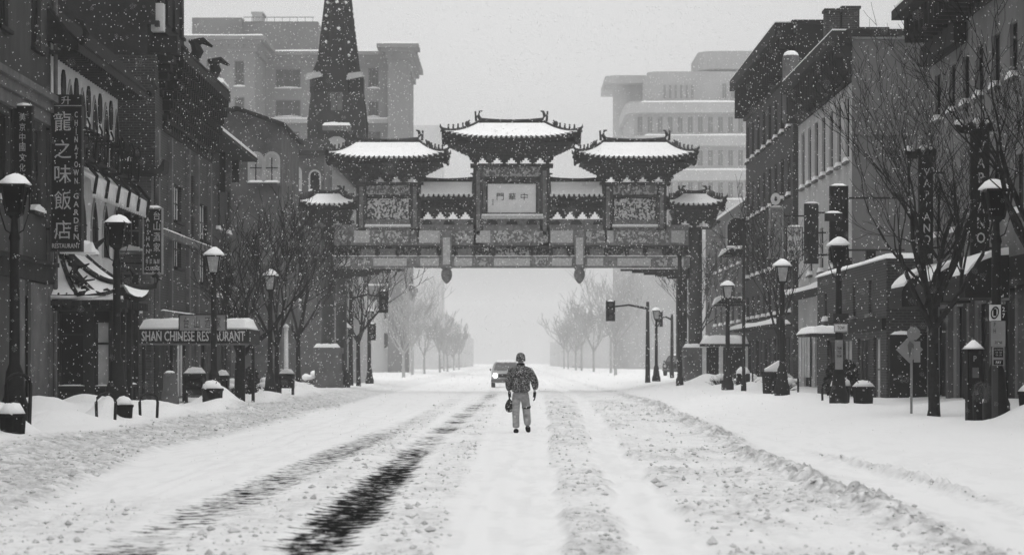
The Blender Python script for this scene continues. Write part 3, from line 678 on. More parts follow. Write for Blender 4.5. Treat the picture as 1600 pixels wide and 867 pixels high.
# restaurant with gothic windows and pagoda eave
cg = thing('chinese_restaurant', (-12.6, 72, 0), 'white walled restaurant with pointed windows, dark tiled eave and snowy porch roof', 'restaurant')
mb = MB(); F = FL; mb.box(66.5, 77.7, -9, 0, -.2, 11.2, F); mb.build('wall', 'white_paint', cg)
def arch_poly(w_, h_, n_=7, pointed=True):
    hw = w_ / 2; hs = h_ - w_ * (.9 if pointed else .5); P = [(-hw, 0), (hw, 0), (hw, hs)]
    for k in range(1, n_):
        t = k / n_
        P.append((hw * (1 - t ** 1.5 if pointed else math.cos(math.pi * t)), hs + (h_ - hs) * (t ** .8 if pointed else math.sin(math.pi * t))))
    if pointed:
        P.append((0, h_))
        for k in range(n_ - 1, 0, -1): t = k / n_; P.append((-hw * (1 - t ** 1.5), hs + (h_ - hs) * t ** .8))
    P.append((-hw, hs)); return P
def arch_window(root, F, uc, zb, w_, h_, trim='plaster', glass='glass', pointed=True, snow=False):
    o = MB().prism(arch_poly(w_ + .2, h_ + .14, pointed=pointed), .002, .05, lambda p, q, a: F(uc + p, a, zb - .03 + q)).build('window', trim, root)
    MB().prism(arch_poly(w_, h_, pointed=pointed), .051, .06, lambda p, q, a: F(uc + p, a, zb + q)).build('pane', glass, o)
    b = MB().box(uc - .025, uc + .025, .061, .08, zb, zb + h_ * .85, F); b.box(uc - w_ / 2, uc + w_ / 2, .061, .08, zb + h_ * .5 - .02, zb + h_ * .5 + .02, F); b.build('frame', 'black', o)
    if snow: rough_snow('snow_cap', o, uc - w_ / 2 - .1, uc + w_ / 2 + .1, .05, .3, zb - .02, .14, 3, T=F)
    return o
for k in range(5):
    u = 69.2 + 2.02 * k
    arch_window(cg, F, u, 7.45, .95, 2.1)
    arch_window(cg, F, u, 4.85, .95, 1.6)
for k in range(6):
    u = 68.2 + 2.02 * k
    if u > 77.5: break
    o = MB().prism([(.3 * math.cos(t * .6283), .48 * math.sin(t * .6283)) for t in range(10)], .002, .05, lambda p, q, a: F(u + p, a, 9.35 + q)).build('window', 'black', cg)
# balconies and scalloped awning
for k in range(5):
    u = 69.2 + 2.02 * k; b = MB(); b.box(u - .6, u + .6, .05, .62, 7.36, 7.44, F); b.box(u - .6, u + .6, .58, .61, 8.2, 8.26, F)
    for j in range(9): b.box(u - .59 + j * .145, u - .575 + j * .145, .585, .605, 7.44, 8.2, F)
    for j in (-.6, .58): b.box(u + j, u + j + .03, .06, .6, 8.18, 8.24, F); b.box(u + j, u + j + .03, .3, .33, 7.44, 8.2, F)
    b.tube([F(u - .62, .62, 7.4), F(u - .62, .7, 8.3), F(u - .62, .62, 8.5)], .03, 5); b.tube([F(u + .62, .62, 7.4), F(u + .62, .7, 8.3), F(u + .62, .62, 8.5)], .03, 5)
    b.build('balcony', 'black', cg)
mb = MB(); mb.prism([(.01, 7.3), (.95, 6.75), (.95, 6.4), (.9, 6.4), (.9, 6.7), (.01, 7.2)], 67.6, 77.6, lambda p, q, a: F(a, p, q)); 
for k in range(25): u = 67.8 + .4 * k; mb.prism([(-.17, 6.41), (.17, 6.41), (0, 6.22)], .9, .945, lambda p, q, a: F(u + p, a, q))
aw = mb.build('awning', 'white_paint', cg)
mb = MB()
for k in range(6): u = 67.7 + 1.95 * k; MB().tube([F(u, .97, 6.3), F(u, 1.05, 6.8), F(u, .7, 7.2), F(u, .2, 7.35)], .05, 6).build('bracket', 'black', cg)
# upper eave of dark tiles
mb = MB(); mb.prism([(-.9, 11.9), (-.1, 11.35), (.5, 10.6), (.85, 10.25), (.85, 10.05), (.0, 10.35), (-.9, 10.4)], 65.9, 78.0, lambda p, q, a: F(a, p, q))
for k in range(60):
    u = 66 + .2 * k; mb.tube([F(u, -.85, 11.9), F(u, -.08, 11.38), F(u, .52, 10.64), F(u, .88, 10.28)], .055, 6)
for k in range(30): u = 66.1 + .4 * k; mb.box(u - .05, u + .05, .02, .8, 9.98, 10.1, F)
ro = mb.build('roof', 'tile', cg)
mb = MB()
for k in range(14): u = 67 + .8 * k; mb.blob(F(u, .55, 10.1), (.07, .1, .035), 7, 4)
mb.build('snow_cap', 'snow', ro)
mb = MB(); mb.tube([F(65.9, .95, 10.25), F(65.7, 1.1, 10.5), F(65.6, 1.0, 10.8), F(65.7, .8, 10.9)], [.12, .1, .07, .03], 6); mb.build('ridge', 'tile', ro); mb = MB(); mb.tube([F(78.1, .95, 10.25), F(78.3, 1.1, 10.45), F(78.35, 1.0, 10.7)], [.12, .1, .04], 6); mb.build('ridge', 'tile', ro)
# projecting porch on the ground floor
Yn = 66.15; X0, X1, Y1p = -12.58, -10.85, 69.9
FC = Face('C', Yn + .15); FS = Face('L', X1)
pw = MB(); wall_holes(pw, FC, X0, X1, -.2, 3.25, [(-12.35, -11.65, .98, 2.95), (-11.35, -10.95, .98, 2.7)], .15)
wall_holes(pw, FS, Yn + .15, Y1p, -.2, 3.25, [(66.6, 67.3, 1.0, 2.7), (67.6, 68.4, .1, 2.6), (68.7, 69.6, 1.0, 2.9)], .15)
pw.box(X0, X1 - .16, Yn + .31, Y1p - .01, -.2, 3.2); po = pw.build('porch', 'black', cg)
for a, b, c, d, g_ in ((-12.35, -11.65, .98, 2.95, 'glass'), (-11.35, -10.95, .98, 2.7, 'blind')):
    wn = MB(); wn.box(a, a + .05, -.12, -.06, c, d, FC); wn.box(b - .05, b, -.12, -.06, c, d, FC); wn.box(a, b, -.12, -.06, d - .6, d - .54, FC); wn.box(a, b, -.1, .1, c - .07, c - .003, FC); w1 = wn.build('window', 'dark_stone', cg)
    MB().box(a + .04, b - .04, -.13, -.121, c, d, FC).build('pane', g_, w1); rough_snow('snow_cap', w1, a, b, -.05, .1, c - .001, .06, 2, T=FC)
for a, b, c, d, g_ in ((66.6, 67.3, 1.0, 2.7, 'glass'), (68.7, 69.6, 1.0, 2.9, 'blind')):
    wn = MB(); wn.box(a, a + .06, -.12, -.06, c, d, FS); wn.box(b - .06, b, -.12, -.06, c, d, FS); wn.box(a, b, -.1, .12, c - .07, c - .003, FS); w1 = wn.build('window', 'dark_stone', cg)
    MB().box(a + .04, b - .04, -.13, -.121, c, d, FS).build('pane', g_, w1); rough_snow('snow_cap', w1, a, b, -.05, .12, c - .001, .07, 4, T=FS)
mb = MB(); mb.box(67.63, 68.37, -.13, -.08, .1, 2.55, FS); mb.build('door', 'dark_stone', cg)
mb = MB()
for x in (X0 + .1, -11.5, X1 + .02): MB().box(x - .12, x + .12, Yn + .02, Yn + .14, -.2, 3.2).build('pillar', 'dark_stone', cg)
for y in (67.45, 68.55, 69.8): MB().box(X1 + .002, X1 + .14, y - .1, y + .1, -.2, 3.2).build('pillar', 'dark_stone', cg)
mb = MB()
for x in (-12.3, -12.05, -11.8): mb.box(x - .1, x + .1, Yn + .1, Yn + .148, .25, .8)
mb.build('wall_panel', 'dark_stone', cg)
# porch roof: a curved hip with dragons' ridges
def porch_surface(u, v, off=0):   # u 0..1 runs round: near edge then street edge; v 0 eave -> 1 wall
    pass
ex0, ex1, ey0, ey1 = -12.75, -10.5, 65.75, 70.4; ze_, zt_ = 3.32, 4.55
rf = MB(); sn = MB()
def zc(v): return ze_ + (zt_ - ze_) * (v ** 1.45)
nv = 8
for lay, off in ((rf, 0.0), (sn, .11)):
    for face in (0, 1):
        b = len(lay.v); nu = 26
        for j in range(nv + 1):
            v = j / nv
            for i in range(nu + 1):
                u = i / nu
                xr = ex1 + (-12.35 - ex1) * v; yn = ey0 + (67.6 - ey0) * v
                up = .34 * (1 - v) ** 2
                o_ = off if 0 < j else off * .9
                if face == 0: x = ex0 + (xr - ex0) * u; y = yn; z = zc(v) + up * u ** 5
                else: x = xr; y = yn + (ey1 - yn) * u; z = zc(v) + up * (1 - u) ** 5 * 1.0 + up * .8 * u ** 6
                if off: z += .05 * vn(np.array([x * 3.]), np.array([y * 3.]), 3)[0]
                lay.v.append((x, y + (.06 if off and face == 0 and j == 0 else 0), z + o_))
        for j in range(nv):
            for i in range(nu): k = b + j * (nu + 1) + i; lay.f.append((k, k + 1, k + nu + 2, k + nu + 1))
    if lay is sn:
        pass
rf.box(ex0 + .2, ex1 - .12, ey0 + .1, ey1, 3.16, 3.31); rf.box(ex0 + .2, ex1 - .3, ey0 + .3, ey1, 3.02, 3.16)
for k in range(9): x = ex0 + .3 + k * .25; rf.box(x - .04, x + .04, ey0 + .02, ey0 + .3, 3.1, 3.3)
for k in range(15): y = ey0 + .3 + k * .3; rf.box(ex1 - .3, ex1 - .02, y - .04, y + .04, 3.1, 3.3)
r_ = rf.build('porch_roof', 'tile', cg); sn.box(ex0 + .02, ex1 - .03, ey0 + .03, ey0 + .1, 3.33, 3.42); sn.build('snow_cap', 'snow', r_, smooth=True)
rg = MB()
def hip(u_, face, r=.085, curl=.22, dy=0):
    pts = []
    for j in range(nv, -1, -1):
        v = j / nv; xr = ex1 + (-12.35 - ex1) * v; yn = ey0 + (67.6 - ey0) * v
        pts.append((xr + (0 if face else (ex0 - xr) * (1 - u_)), yn + ((ey1 - yn) * u_ if face else 0) + dy, zc(v) + .34 * (1 - v) ** 2 * (1 if u_ in (0, 1) else .0) + .14))
    e = pts[-1]; s = 1; pts += [(e[0] + .16, e[1] - (.1 if not face else -.0), e[2] + .02), (e[0] + .3, e[1] - .1, e[2] + curl), (e[0] + .2, e[1] - .1, e[2] + curl * 1.6), (e[0] + .1, e[1] - .1, e[2] + curl * 1.3)]
    rg.tube(pts, [r] * (len(pts) - 3) + [r * .9, r * .8, r * .5], 7)
hip(0, 1); hip(1, 1); hip(.45, 0, .07, .12); hip(.72, 0, .05, .08)
r2 = random.Random(5)
pd_ = [(-12.15, 66.9, 4.45), (-11.95, 66.75, 4.25), (-12.05, 66.6, 4.02), (-11.85, 66.45, 3.85), (-11.72, 66.35, 3.75)]
for q in range(7):
    a = Vector(pd_[r2.randint(0, 4)]); rg.tube([a, a + Vector((r2.uniform(-.25, .25), -.08, r2.uniform(-.1, .22))), a + Vector((r2.uniform(-.4, .4), -.1, r2.uniform(-.2, .3)))], [.06, .05, .02], 5)
rg.tube(pd_, [.12, .1, .09, .08, .05], 7)
for k in range(5): x = -12.5 + k * .22; rg.blob((x, 65.86, 3.46), (.035, .05, .05), 6, 4)
rg.tube([(-12.45, 67.4, 4.68), (-11.6, 67.5, 4.8), (-11.3, 67.55, 5.05)], [.12, .1, .04], 7); rg.build('ridge', 'tile', r_)
rough_snow('snow_cap', r_, -12.5, -11.5, 67.2, 67.8, 4.62, .35, 7)

# tall building with the big bracketed eave
FT = Face('L', -11.6)
tw = []
for k in range(4):
    for z in (13.0, 17.0, 21.0): tw.append((79.9 + k * 1.75, z, .75, 3.2, dict(snow=False, sill='dark_stone', bars=(0, 3))))
tw += [(84.4, 6.5, 1.9, 1.25, dict(glass='blind', snow=False, bars=(2, 1))), (91.4, 6.2, 2.2, 1.35, dict(glass='blind', snow=False, bars=(2, 1))), (84.4, 4.9, 1.7, 1.3, dict(glass='blind', snow=False, bars=(2, 1))), (91.4, 4.6, 2.0, 1.3, dict(glass='blind', snow=False, bars=(2, 1))),
       (98.4, 6.4, 1.9, 2.0, dict(snow=True)), (103.8, 6.4, 1.9, 2.0, dict(snow=True)), (88, 6.0, 1.2, 2.4, dict(snow=False)), (95, 4.2, 1.4, 2, dict(snow=True))]
tb = building('office_block', 'tall dark block with a deep bracketed pagoda eave rising out of the top', 'building', FT, 79, 93.2, 11.6, 14, 'brick_dark', [q for q in tw if q[0] < 93 and q[1] < 11], roof_snow=False, frame='black', sill='dark_stone')
mb = MB(); hol = [(a - c / 2, a + c / 2, b, b + d) for a, b, c, d, *_ in tw if b > 12]
wall_holes(mb, FT, 79, 86.0, 12.6, 27, hol, .25); mb.box(79, 86.0, -14, -.25, 11.62, 27, FT); mb.build('tower', 'dark_stone', tb)
for a, b, c, d, kw in [q for q in tw if q[1] > 12]: window(tb, FT, a, b, c, d, **{**kw, 'frame': 'black'})
mb = MB()
for z in (12.7, 16.6, 20.6, 24.6): MB().box(78.9, 86.1, .003, .14, z - .18, z, FT).build('belt_course', 'dark_stone', tb)
for u in (79.2, 82.2, 86.7, 89.2, 92.9): MB().box(u - .16, u + .16, .003, .13, -.1, 9.2, FT).build('pilaster', 'mid_stone', tb)
for z in (3.3, 5.95): MB().box(79.1, 93.1, .14, .3, z - .22, z, FT).build('belt_course', 'mid_stone', tb); rough_snow('snow_cap', tb, 79.2, 93, .15, .29, z, .09, int(z * 3), T=FT)
for u in (80.7, 84.4, 88, 91): window(tb, FT, u, .4, 1.7, 2.3, inset=-.06, glass='glass' if u != 84.4 else 'blind', frame='mid_stone', sill=None, snow=False, bars=(1, 0))
# big eave and its brackets
mb = MB(); mb.prism([(-.3, 12.6), (.1, 12.45), (.72, 11.95), (.72, 11.65), (-.3, 11.65)], 80.5, 94.0, lambda p, q, a: FT(a, p, q)); mb.box(-14, -10.95, 79.6, 80.5, 11.75, 12.3)
for k in range(44): u = 80.7 + .3 * k; mb.tube([FT(u, -.2, 12.62), FT(u, .12, 12.48), FT(u, .74, 11.98)], .06, 5)
ev = mb.build('roof', 'tile', tb)
mb = MB()
for k in range(7):
    w_ = .08 + .62 * (k / 6) ** .8; z = 9.3 + .34 * k
    mb.box(80.7 - .1 * k * .0, 93.8, .003, w_ * .72, z, z + .2, FT)
    for j in range(22):
        u = 80.9 + .6 * j + (.3 if k % 2 else 0); mb.box(u - .12, u + .12, .003, w_, z + .06, z + .33, FT)
mb.build('bracket_set', 'black', tb)
mb = MB()
for k in range(6):
    z = 10.1 + .27 * k
    mb.box(-13.6, -11.6 + .1 * k, 80.4 - .12 * k - .2, 80.4, z, z + .22)
mb.build('bracket_set', 'black', tb)
mb = MB()
for u, s in ((86.2, .62), (91.5, .6)):
    mb = MB(); a = Vector(FT(u, .3, 12.3)); mb.tube([a, a + Vector((.25, 0, .55)) * s, a + Vector((.05, 0, 1.05)) * s, a + Vector((-.25, 0, 1.15)) * s], [.2, .22, .16, .05], 7); mb.tube([a + Vector((.1, 0, 1.0)) * s, a + Vector((.55, 0, 1.15)) * s, a + Vector((1.1, 0, .8)) * s], [.16, .12, .04], 6); mb.build('roof_figure', 'black', ev)
rough_snow('snow_cap', ev, 92.2, 94.0, -.2, .68, 12.2, .25, 3, T=FT)
MB().box(79.15, 79.6, -.15, .25, 12.4, 13.3, FT).build('wall_vent', 'white_paint', tb)
# small upturned eave with snow on the side wall
mb = MB(); mb.prism([(-13.4, 9.7), (-12.6, 8.9), (-12.0, 8.25), (-11.35, 7.85), (-11.25, 7.95), (-11.2, 8.15), (-11.12, 8.1), (-11.15, 7.75), (-11.4, 7.62), (-13.4, 7.7)], 77.9, 78.95, lambda p, q, a: (p, a, q))
s2 = mb.build('side_eave', 'tile', tb); rough_snow('snow_cap', s2, -12.6, -12.05, 77.75, 77.88, 8.05, .2, 3)
MB().box(-14, -11.62, 78.35, 78.98, -.2, 7.6).build('side_wall', 'brick_mid', tb)
for z in (3.2, 5.2): window(tb, Face('C', 78.35), -12.25, z, .6, 1.3, inset=-.06, frame='mid_stone')

# restaurant canopy reaching the kerb
cn = thing('canopy', (-10.4, 78, 0), 'flat sidewalk canopy lettered Shan Chinese Restaurant under thick snow', 'canopy')
MB().box(-12.0, -8.4, 77.7, 81, 2.2, 2.68).build('fascia', 'dark_stone', cn)
mb = MB()
for x in (-11.8, -10.9, -9.9, -8.6):
    for y in (77.9, 80.8): MB().box(x - .05, x + .05, y - .05, y + .05, 0, 2.2).build('post', 'iron', cn)
rough_snow('snow_cap', cn, -11.95, -8.45, 77.9, 80.9, 2.68, .36, 12)
MB().box(-12.0, -8.4, 77.6, 77.7, 2.17, 2.23).build('trim', 'mid_stone', cn)
text('lettering', 'SHAN CHINESE RESTAURANT', .4, 'gold_letter', cn, (XP(302, 77.68), 77.68, ZP(525, 77.68)), w=3.3, h=.32, ext=.012)
mb = MB().box(XP(280, 77.6), XP(352, 77.6), 77.6, 77.68, ZP(516, 77.6), ZP(492, 77.6)); pnl = mb.build('menu_board', 'sign_grey', cn)
mb = MB(); xa, xb_ = XP(280, 77.5), XP(352, 77.5); za, zb_ = ZP(516, 77.5), ZP(492, 77.5)
mb.box(xa - .03, xa, 77.56, 77.69, za, zb_).box(xb_, xb_ + .03, 77.56, 77.69, za, zb_).box(xa, xb_, 77.56, 77.69, zb_, zb_ + .03); mb.build('frame', 'black', cn)
for i, ch in enumerate('台山酒家'): text('lettering', ch, .4, 'dark_letter', cn, (XP(291 + 16.5 * i, 77.59), 77.59, ZP(504, 77.59)), w=.17, h=.36, ext=.006)

# further left buildings
F3 = Face('L', -12.6)
wl = [(97 + 3.6 * k, z, 1.3, 1.9, dict(snow=True)) for k in range(4) for z in (4.4, 7.3)] + [(97.2 + 4.4 * k, .4, 2.6, 2.4, dict(sill=None, snow=False, bars=(1, 0))) for k in range(3)]
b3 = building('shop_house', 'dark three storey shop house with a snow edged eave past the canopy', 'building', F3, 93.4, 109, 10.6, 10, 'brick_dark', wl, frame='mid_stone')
mb = MB(); mb.prism([(-.5, 11.7), (.1, 11.25), (1.2, 10.75), (1.2, 10.6), (-.5, 10.6)], 93.4, 109, lambda p, q, a: F3(a, p, q)); e3 = mb.build('roof', 'tile', b3)
MB().prism([(-.45, 11.72), (.1, 11.28), (1.18, 10.78), (1.18, 10.9), (.1, 11.4), (-.45, 11.84)], 93.5, 108.9, lambda p, q, a: F3(a, p, q)).build('snow_cap', 'snow', e3)
mb = MB(); mb.box(93.5, 108.9, .01, .9, 3.2, 3.32, F3); aw3 = mb.build('awning', 'dark_stone', b3); rough_snow('snow_cap', aw3, 93.6, 108.8, .05, .85, 3.33, .22, 8, T=F3)
gh = thing('gabled_hall', (-13.6, 112, 0), 'grey gabled hall between the shop house and the brick church house', 'building')
Yg = 111.0
mb = MB(); mb.prism([(XP(285, Yg), -.2), (XP(440, Yg), -.2), (XP(440, Yg), ZP(192, Yg)), (XP(372, Yg), ZP(172, Yg)), (XP(285, Yg), ZP(192, Yg))], Yg, Yg + 9, lambda p, q, a: (p, a, q)); mb.build('wall', 'mid_stone', gh)
mb = MB(); mb.prism([(XP(275, Yg), ZP(197, Yg)), (XP(372, Yg), ZP(174, Yg)), (XP(447, Yg), ZP(199, Yg)), (XP(447, Yg), ZP(194, Yg)), (XP(372, Yg), ZP(168, Yg)), (XP(275, Yg), ZP(191, Yg))], Yg - .6, Yg + 9.3, lambda p, q, a: (p, a, q)); mb.build('roof', 'dark_stone', gh)
FG = Face('C', Yg)
for x in (400, 425): arch_window(gh, FG, XP(x, Yg), ZP(285, Yg), .55, 1.3, trim='far_trim', glass='blind', pointed=False, snow=True)
Yc = 146.0
ch = thing('brick_house', (XP(450, Yc), Yc, 0), 'brick house with pale round headed windows just left of the archway roofs', 'building')
MB().box(XP(395, Yc), XP(507, Yc), Yc, Yc + 14, -.2, ZP(238, Yc)).build('wall', 'brick_mid', ch)
mb = MB(); mb.box(XP(392, Yc), XP(510, Yc), Yc - .3, Yc + .2, ZP(243, Yc), ZP(236, Yc)); mb.prism([(Yc - .25, ZP(236, Yc) + .01), (Yc + 2.2, ZP(212, Yc)), (Yc + 14, ZP(212, Yc)), (Yc + 14, ZP(236, Yc) + .01)], XP(394, Yc), XP(508, Yc), lambda p, q, a: (a, p, q)); mb.build('roof', 'dark_stone', ch)
FCc = Face('C', Yc)
for x, zt in ((434, 265), (462, 262), (492, 268)): arch_window(ch, FCc, XP(x, Yc), ZP(298, Yc), .55, (298 - zt) * Yc / FPX, trim='far_trim', glass='blind' if x < 490 else 'glass', pointed=False, snow=True)
for y in (350, 398, 475): MB().box(XP(430, Yc), XP(470, Yc), Yc - .14, Yc, ZP(y + 3, Yc), ZP(y, Yc)).build('window_ledge', 'snow', ch)
for y in (385, 430, 470):
    for x in (440, 462): window(ch, FCc, XP(x, Yc), ZP(y, Yc) + .0, .7, 1.1, inset=-.06, sill='mid_stone', snow=True)
# lean-to slope right of the brick house
def fblk(root, x0, x1, ytop, Y, dep=20, corn=1.3, m='far_wall', wins=(), ybot=None, cm='far_wall'):
    a, b, zt_ = XP(x0, Y), XP(x1, Y), ZP(ytop, Y); F_ = Face('C', Y)
    H = []; 
    for (wx0, wx1, wy0, wy1) in wins: H.append((XP(wx0, Y), XP(wx1, Y), ZP(wy1, Y), ZP(wy0, Y)))
    mb = MB(); z0_ = -.2 if ybot is None else ZP(ybot, Y); wall_holes(mb, F_, a, b, z0_, zt_, H, .3); mb.box(a, b, Y + .3, Y + dep, z0_, zt_); wl_ = mb.build('wall', m, root)
    for h in H: window(root, F_, (h[0] + h[1]) / 2, h[2], h[1] - h[0], h[3] - h[2], frame='mid_stone', glass='dark_stone', sill='far_trim', snow=True, bars=(2, 1), fw=.12)
    if corn:
        mb = MB(); mb.box(a - corn, b + corn, Y - corn, Y + dep + corn * .0, zt_ + .002, zt_ + .45); mb.box(a - corn * .6, b + corn * .6, Y - corn * .6, Y + dep, zt_ - .5, zt_); mb.box(a - corn * .25, b + corn * .25, Y - corn * .25, Y + dep - .1, zt_ - 1.3, zt_ - .5)
        nb_ = int((b - a) / .9)
        for k in range(nb_): mb.box(a + (k + .3) * .9, a + (k + .7) * .9, Y - corn * .55, Y, zt_ - .9, zt_ - .5)
        mb.build('cornice', cm, root)
        rough_snow('snow_cap', root, a - corn * .9, b + corn * .9, Y - corn * .9, Y + 2, zt_ + .46, .2, 3)
pf = thing('pale_house', (XP(585, 300), 300, 0), 'pale hazy house seen under the left end of the archway beams', 'building')
fblk(pf, 520, 640, 452, 300, dep=14, corn=.5, m='wall_hazed', wins=[(600, 612, 470, 500), (620, 632, 470, 500), (600, 612, 520, 545), (620, 632, 520, 545)])
lt = thing('side_wing', (XP(530, 152), 152, 0), 'low sloping wing behind the left columns of the archway', 'building')
mb = MB(); mb.prism([(XP(500, 152), -.2), (XP(562, 152), -.2), (XP(562, 152), ZP(300, 152)), (XP(505, 152), ZP(243, 152)), (XP(500, 152), ZP(243, 152))], 152, 160, lambda p, q, a: (p, a, q)); mb.build('wall', 'plaster', lt)
for wx in (512, 524, 536): window(lt, Face('C', 152), XP(wx, 152), 5.2, .35, 1.5, inset=-.06); window(lt, Face('C', 152), XP(wx, 152), 1.4, .35, 1.5, inset=-.06)
MB().prism([(XP(505, 152), ZP(243, 152)), (XP(562, 152), ZP(300, 152)), (XP(562, 152), ZP(296, 152)), (XP(505, 152), ZP(239, 152))], 151.8, 160, lambda p, q, a: (p, a, q)).build('roof', 'dark_stone', lt)

# dark curled pagoda awning and blade signs along the far left row
def blade(name, label, x0, x1, y0, y1, Y, m='black', th=.18, frame=None, group=None, cap=True):
    """sign hung square to the facade, facing the camera"""
    root = thing(name, (XP((x0 + x1) / 2, Y), Y, ZP(y1, Y)), label, 'sign', group)
    a, b, c, d = XP(x0, Y), XP(x1, Y), ZP(y1, Y), ZP(y0, Y)
    MB().box(a, b, Y, Y + th, c, d).build('board', m, root)
    if frame:
        t = frame[1]; mb = MB()
        mb.box(a - t, a, Y - .03, Y + th, c - t, d + t).box(b, b + t, Y - .03, Y + th, c - t, d + t).box(a, b, Y - .03, Y + th, c - t, c).box(a, b, Y - .03, Y + th, d, d + t); mb.build('frame', frame[0], root)
    wallx = -12.7 if a < 0 else 12.7
    mb = MB()
    for z in (c + (d - c) * .15, c + (d - c) * .85): MB().box(*sorted((a if a < 0 else b, wallx)), Y + th * .3, Y + th * .6, z - .03, z + .03).build('bracket', 'iron', root)
    if cap: rough_snow('snow_cap', root, a, b, Y, Y + th, d + (frame[1] if frame else 0), .12, int(x0) % 17)
    return root
s = blade('restaurant_sign', 'tall black sign with gold Chinese characters and Chinatown Garden in vertical letters', 80, 127, 168, 391, 65.75, frame=('grey_paint', .04))
Ys = 65.74
for i, c_ in enumerate('龍之味飯店'): text('lettering', c_, .6, 'letter_grey', s, (XP(98, Ys), Ys, ZP([190, 233, 272, 313, 359][i], Ys)), w=.45, h=.5, ext=.008)
text('lettering', '\n'.join('CHINATOWN'), .3, 'letter_grey', s, (XP(119, Ys), Ys, ZP(231, Ys)), w=.14, h=1.95, ext=.008)
text('lettering', '\n'.join('GARDEN'), .3, 'letter_grey', s, (XP(119, Ys), Ys, ZP(338, Ys)), w=.14, h=1.25, ext=.008)
text('lettering', 'RESTAURANT', .2, 'letter_grey', s, (XP(103, Ys), Ys, ZP(384, Ys)), w=.75, h=.13, ext=.008)
MB().box(XP(80, 65.75), XP(127, 65.75), 65.75, 65.93, ZP(165, 65.75), ZP(148, 65.75)).build('header', 'black', s)
text('lettering', '升', .3, 'letter_grey', s, (XP(103, Ys), Ys, ZP(157, Ys)), w=.25, h=.22, ext=.006)
s = blade('culture_sign', 'narrow black sign with faint vertical Chinese characters beside the painted pilaster', 22, 49, 168, 300, 61.2, frame=('dark_stone', .04))
for i, c_ in enumerate('美京中國文化城'): text('lettering', c_, .3, 'letter_grey', s, (XP(35, 61.19), 61.18, ZP(183 + 15.8 * i, 61.19)), w=.15, h=.2, ext=.006)
s = blade('restaurant_sign', 'framed black sign reading Taishan with Chinese characters above the canopy', 225, 252, 327, 426, 77.5, frame=('sign_grey', .045))
for i, c_ in enumerate('台山酒家'): text('lettering', c_, .4, 'letter_grey', s, (XP(245, 77.48), 77.48, ZP(337 + 16.5 * i, 77.48)), w=.21, h=.27, ext=.008)
text('lettering', '\n'.join('TAISHAN'), .3, 'letter_grey', s, (XP(231, 77.48), 77.48, ZP(363, 77.48)), w=.12, h=1.35, ext=.008)
text('lettering', '粵 菜 海 鮮', .2, 'letter_grey', s, (XP(238.5, 77.48), 77.48, ZP(408.5, 77.48)), w=.45, h=.16, ext=.006)
text('lettering', 'CUISINE', .2, 'letter_grey', s, (XP(238.5, 77.48), 77.48, ZP(419.5, 77.48)), w=.46, h=.13, ext=.006)
blade('banner', 'blank dark square banner hanging below the big bracketed eave', 294, 327, 196, 262, 94.6, group='dark banners on the left facades')
blade('banner', 'narrow blank dark banner left of the brick house', 343, 352, 212, 300, 104, group='dark banners on the left facades')
blade('banner', 'small blank dark banner nearest the left column of the archway', 362, 373, 232, 285, 108, group='dark banners on the left facades')
pa = thing('pagoda_awning', (XP(405, 118), 118, ZP(300, 118)), 'dark awning with upcurled dragon tips above the lamps at left', 'awning')
mb = MB(); Y = 118
for x0, y0, x1, y1 in ((372, 300, 432, 274), (380, 285, 418, 265)):
    mb.tube([PX(x0, y0, Y), PX(x0 * .6 + x1 * .4, y0 - 3, Y), PX(x0 * .25 + x1 * .75, y0 - 6, Y), PX(x1, y1 + 4, Y), PX(x1 - 3, y1 - 2, Y)], [.22, .2, .17, .12, .05], 7)
mb.box(XP(365, Y), XP(425, Y), Y, Y + 2, ZP(312, Y), ZP(296, Y)); mb.build('roof', 'tile', pa); MB().box(XP(366, Y), XP(400, Y), Y + .3, Y + 2, ZP(500, Y), ZP(313, Y)).build('wall', 'dark_stone', pa)

# ------------------------------------------------------------------ church and far blocks
Yk = 172.0
cu_ = thing('church_tower', (XP(527, Yk), Yk, 0), 'dark church tower with openwork spire behind the archway', 'church')
cX = XP(526, Yk); hw = 1.62; zt = ZP(118, Yk)
MB().box(cX - hw, cX + hw, Yk, Yk + 2 * hw, -.2, zt).build('tower', 'dark_stone', cu_)
mb = MB()
for sx in (-1, 1):
    for sy in (-1, 1):
        bx, by = cX + sx * (hw + .1), Yk + hw + sy * (hw + .1); mb.box(bx - .32, bx + .32, by - .32, by + .32, -.2, zt - 3); mb.lathe(bx, by, [(.36, zt - 3), (.28, zt - 2.2), (.03, zt - .8)], 4, R(45))
mb.build('buttress', 'dark_stone', cu_)
mb = MB(); cy_ = Yk + hw; ztip = ZP(-185, Yk); z0s = zt + .2
def sr(z): return 1.55 * (ztip - z) / (ztip - z0s) + .02
mb.lathe(cX, cy_, [(sr(z0s) * .9, z0s), (.02, ztip)], 8, R(22.5))
for k in range(8):
    t = R(45 * k + 22.5); mb.tube([(cX + sr(z0s) * math.cos(t), cy_ + sr(z0s) * math.sin(t), z0s), (cX, cy_, ztip)], [.11, .04], 6)
z = z0s + 1
while z < ztip - 2:
    r_s = sr(z)
    for k in range(8):
        t0, t1 = R(45 * k + 22.5), R(45 * k + 67.5); mb.tube([(cX + r_s * math.cos(t0), cy_ + r_s * math.sin(t0), z), (cX + r_s * math.cos(t1), cy_ + r_s * math.sin(t1), z)], .07, 5)
        r_b = sr(z + .9); mb.tube([(cX + r_s * math.cos(t0), cy_ + r_s * math.sin(t0), z), (cX + r_b * math.cos(t1), cy_ + r_b * math.sin(t1), z + .9)], .05, 4); mb.tube([(cX + r_s * math.cos(t1), cy_ + r_s * math.sin(t1), z), (cX + r_b * math.cos(t0), cy_ + r_b * math.sin(t0), z + .9)], .05, 4)
    z += .95
sp_ = mb.build('spire', 'black', cu_)
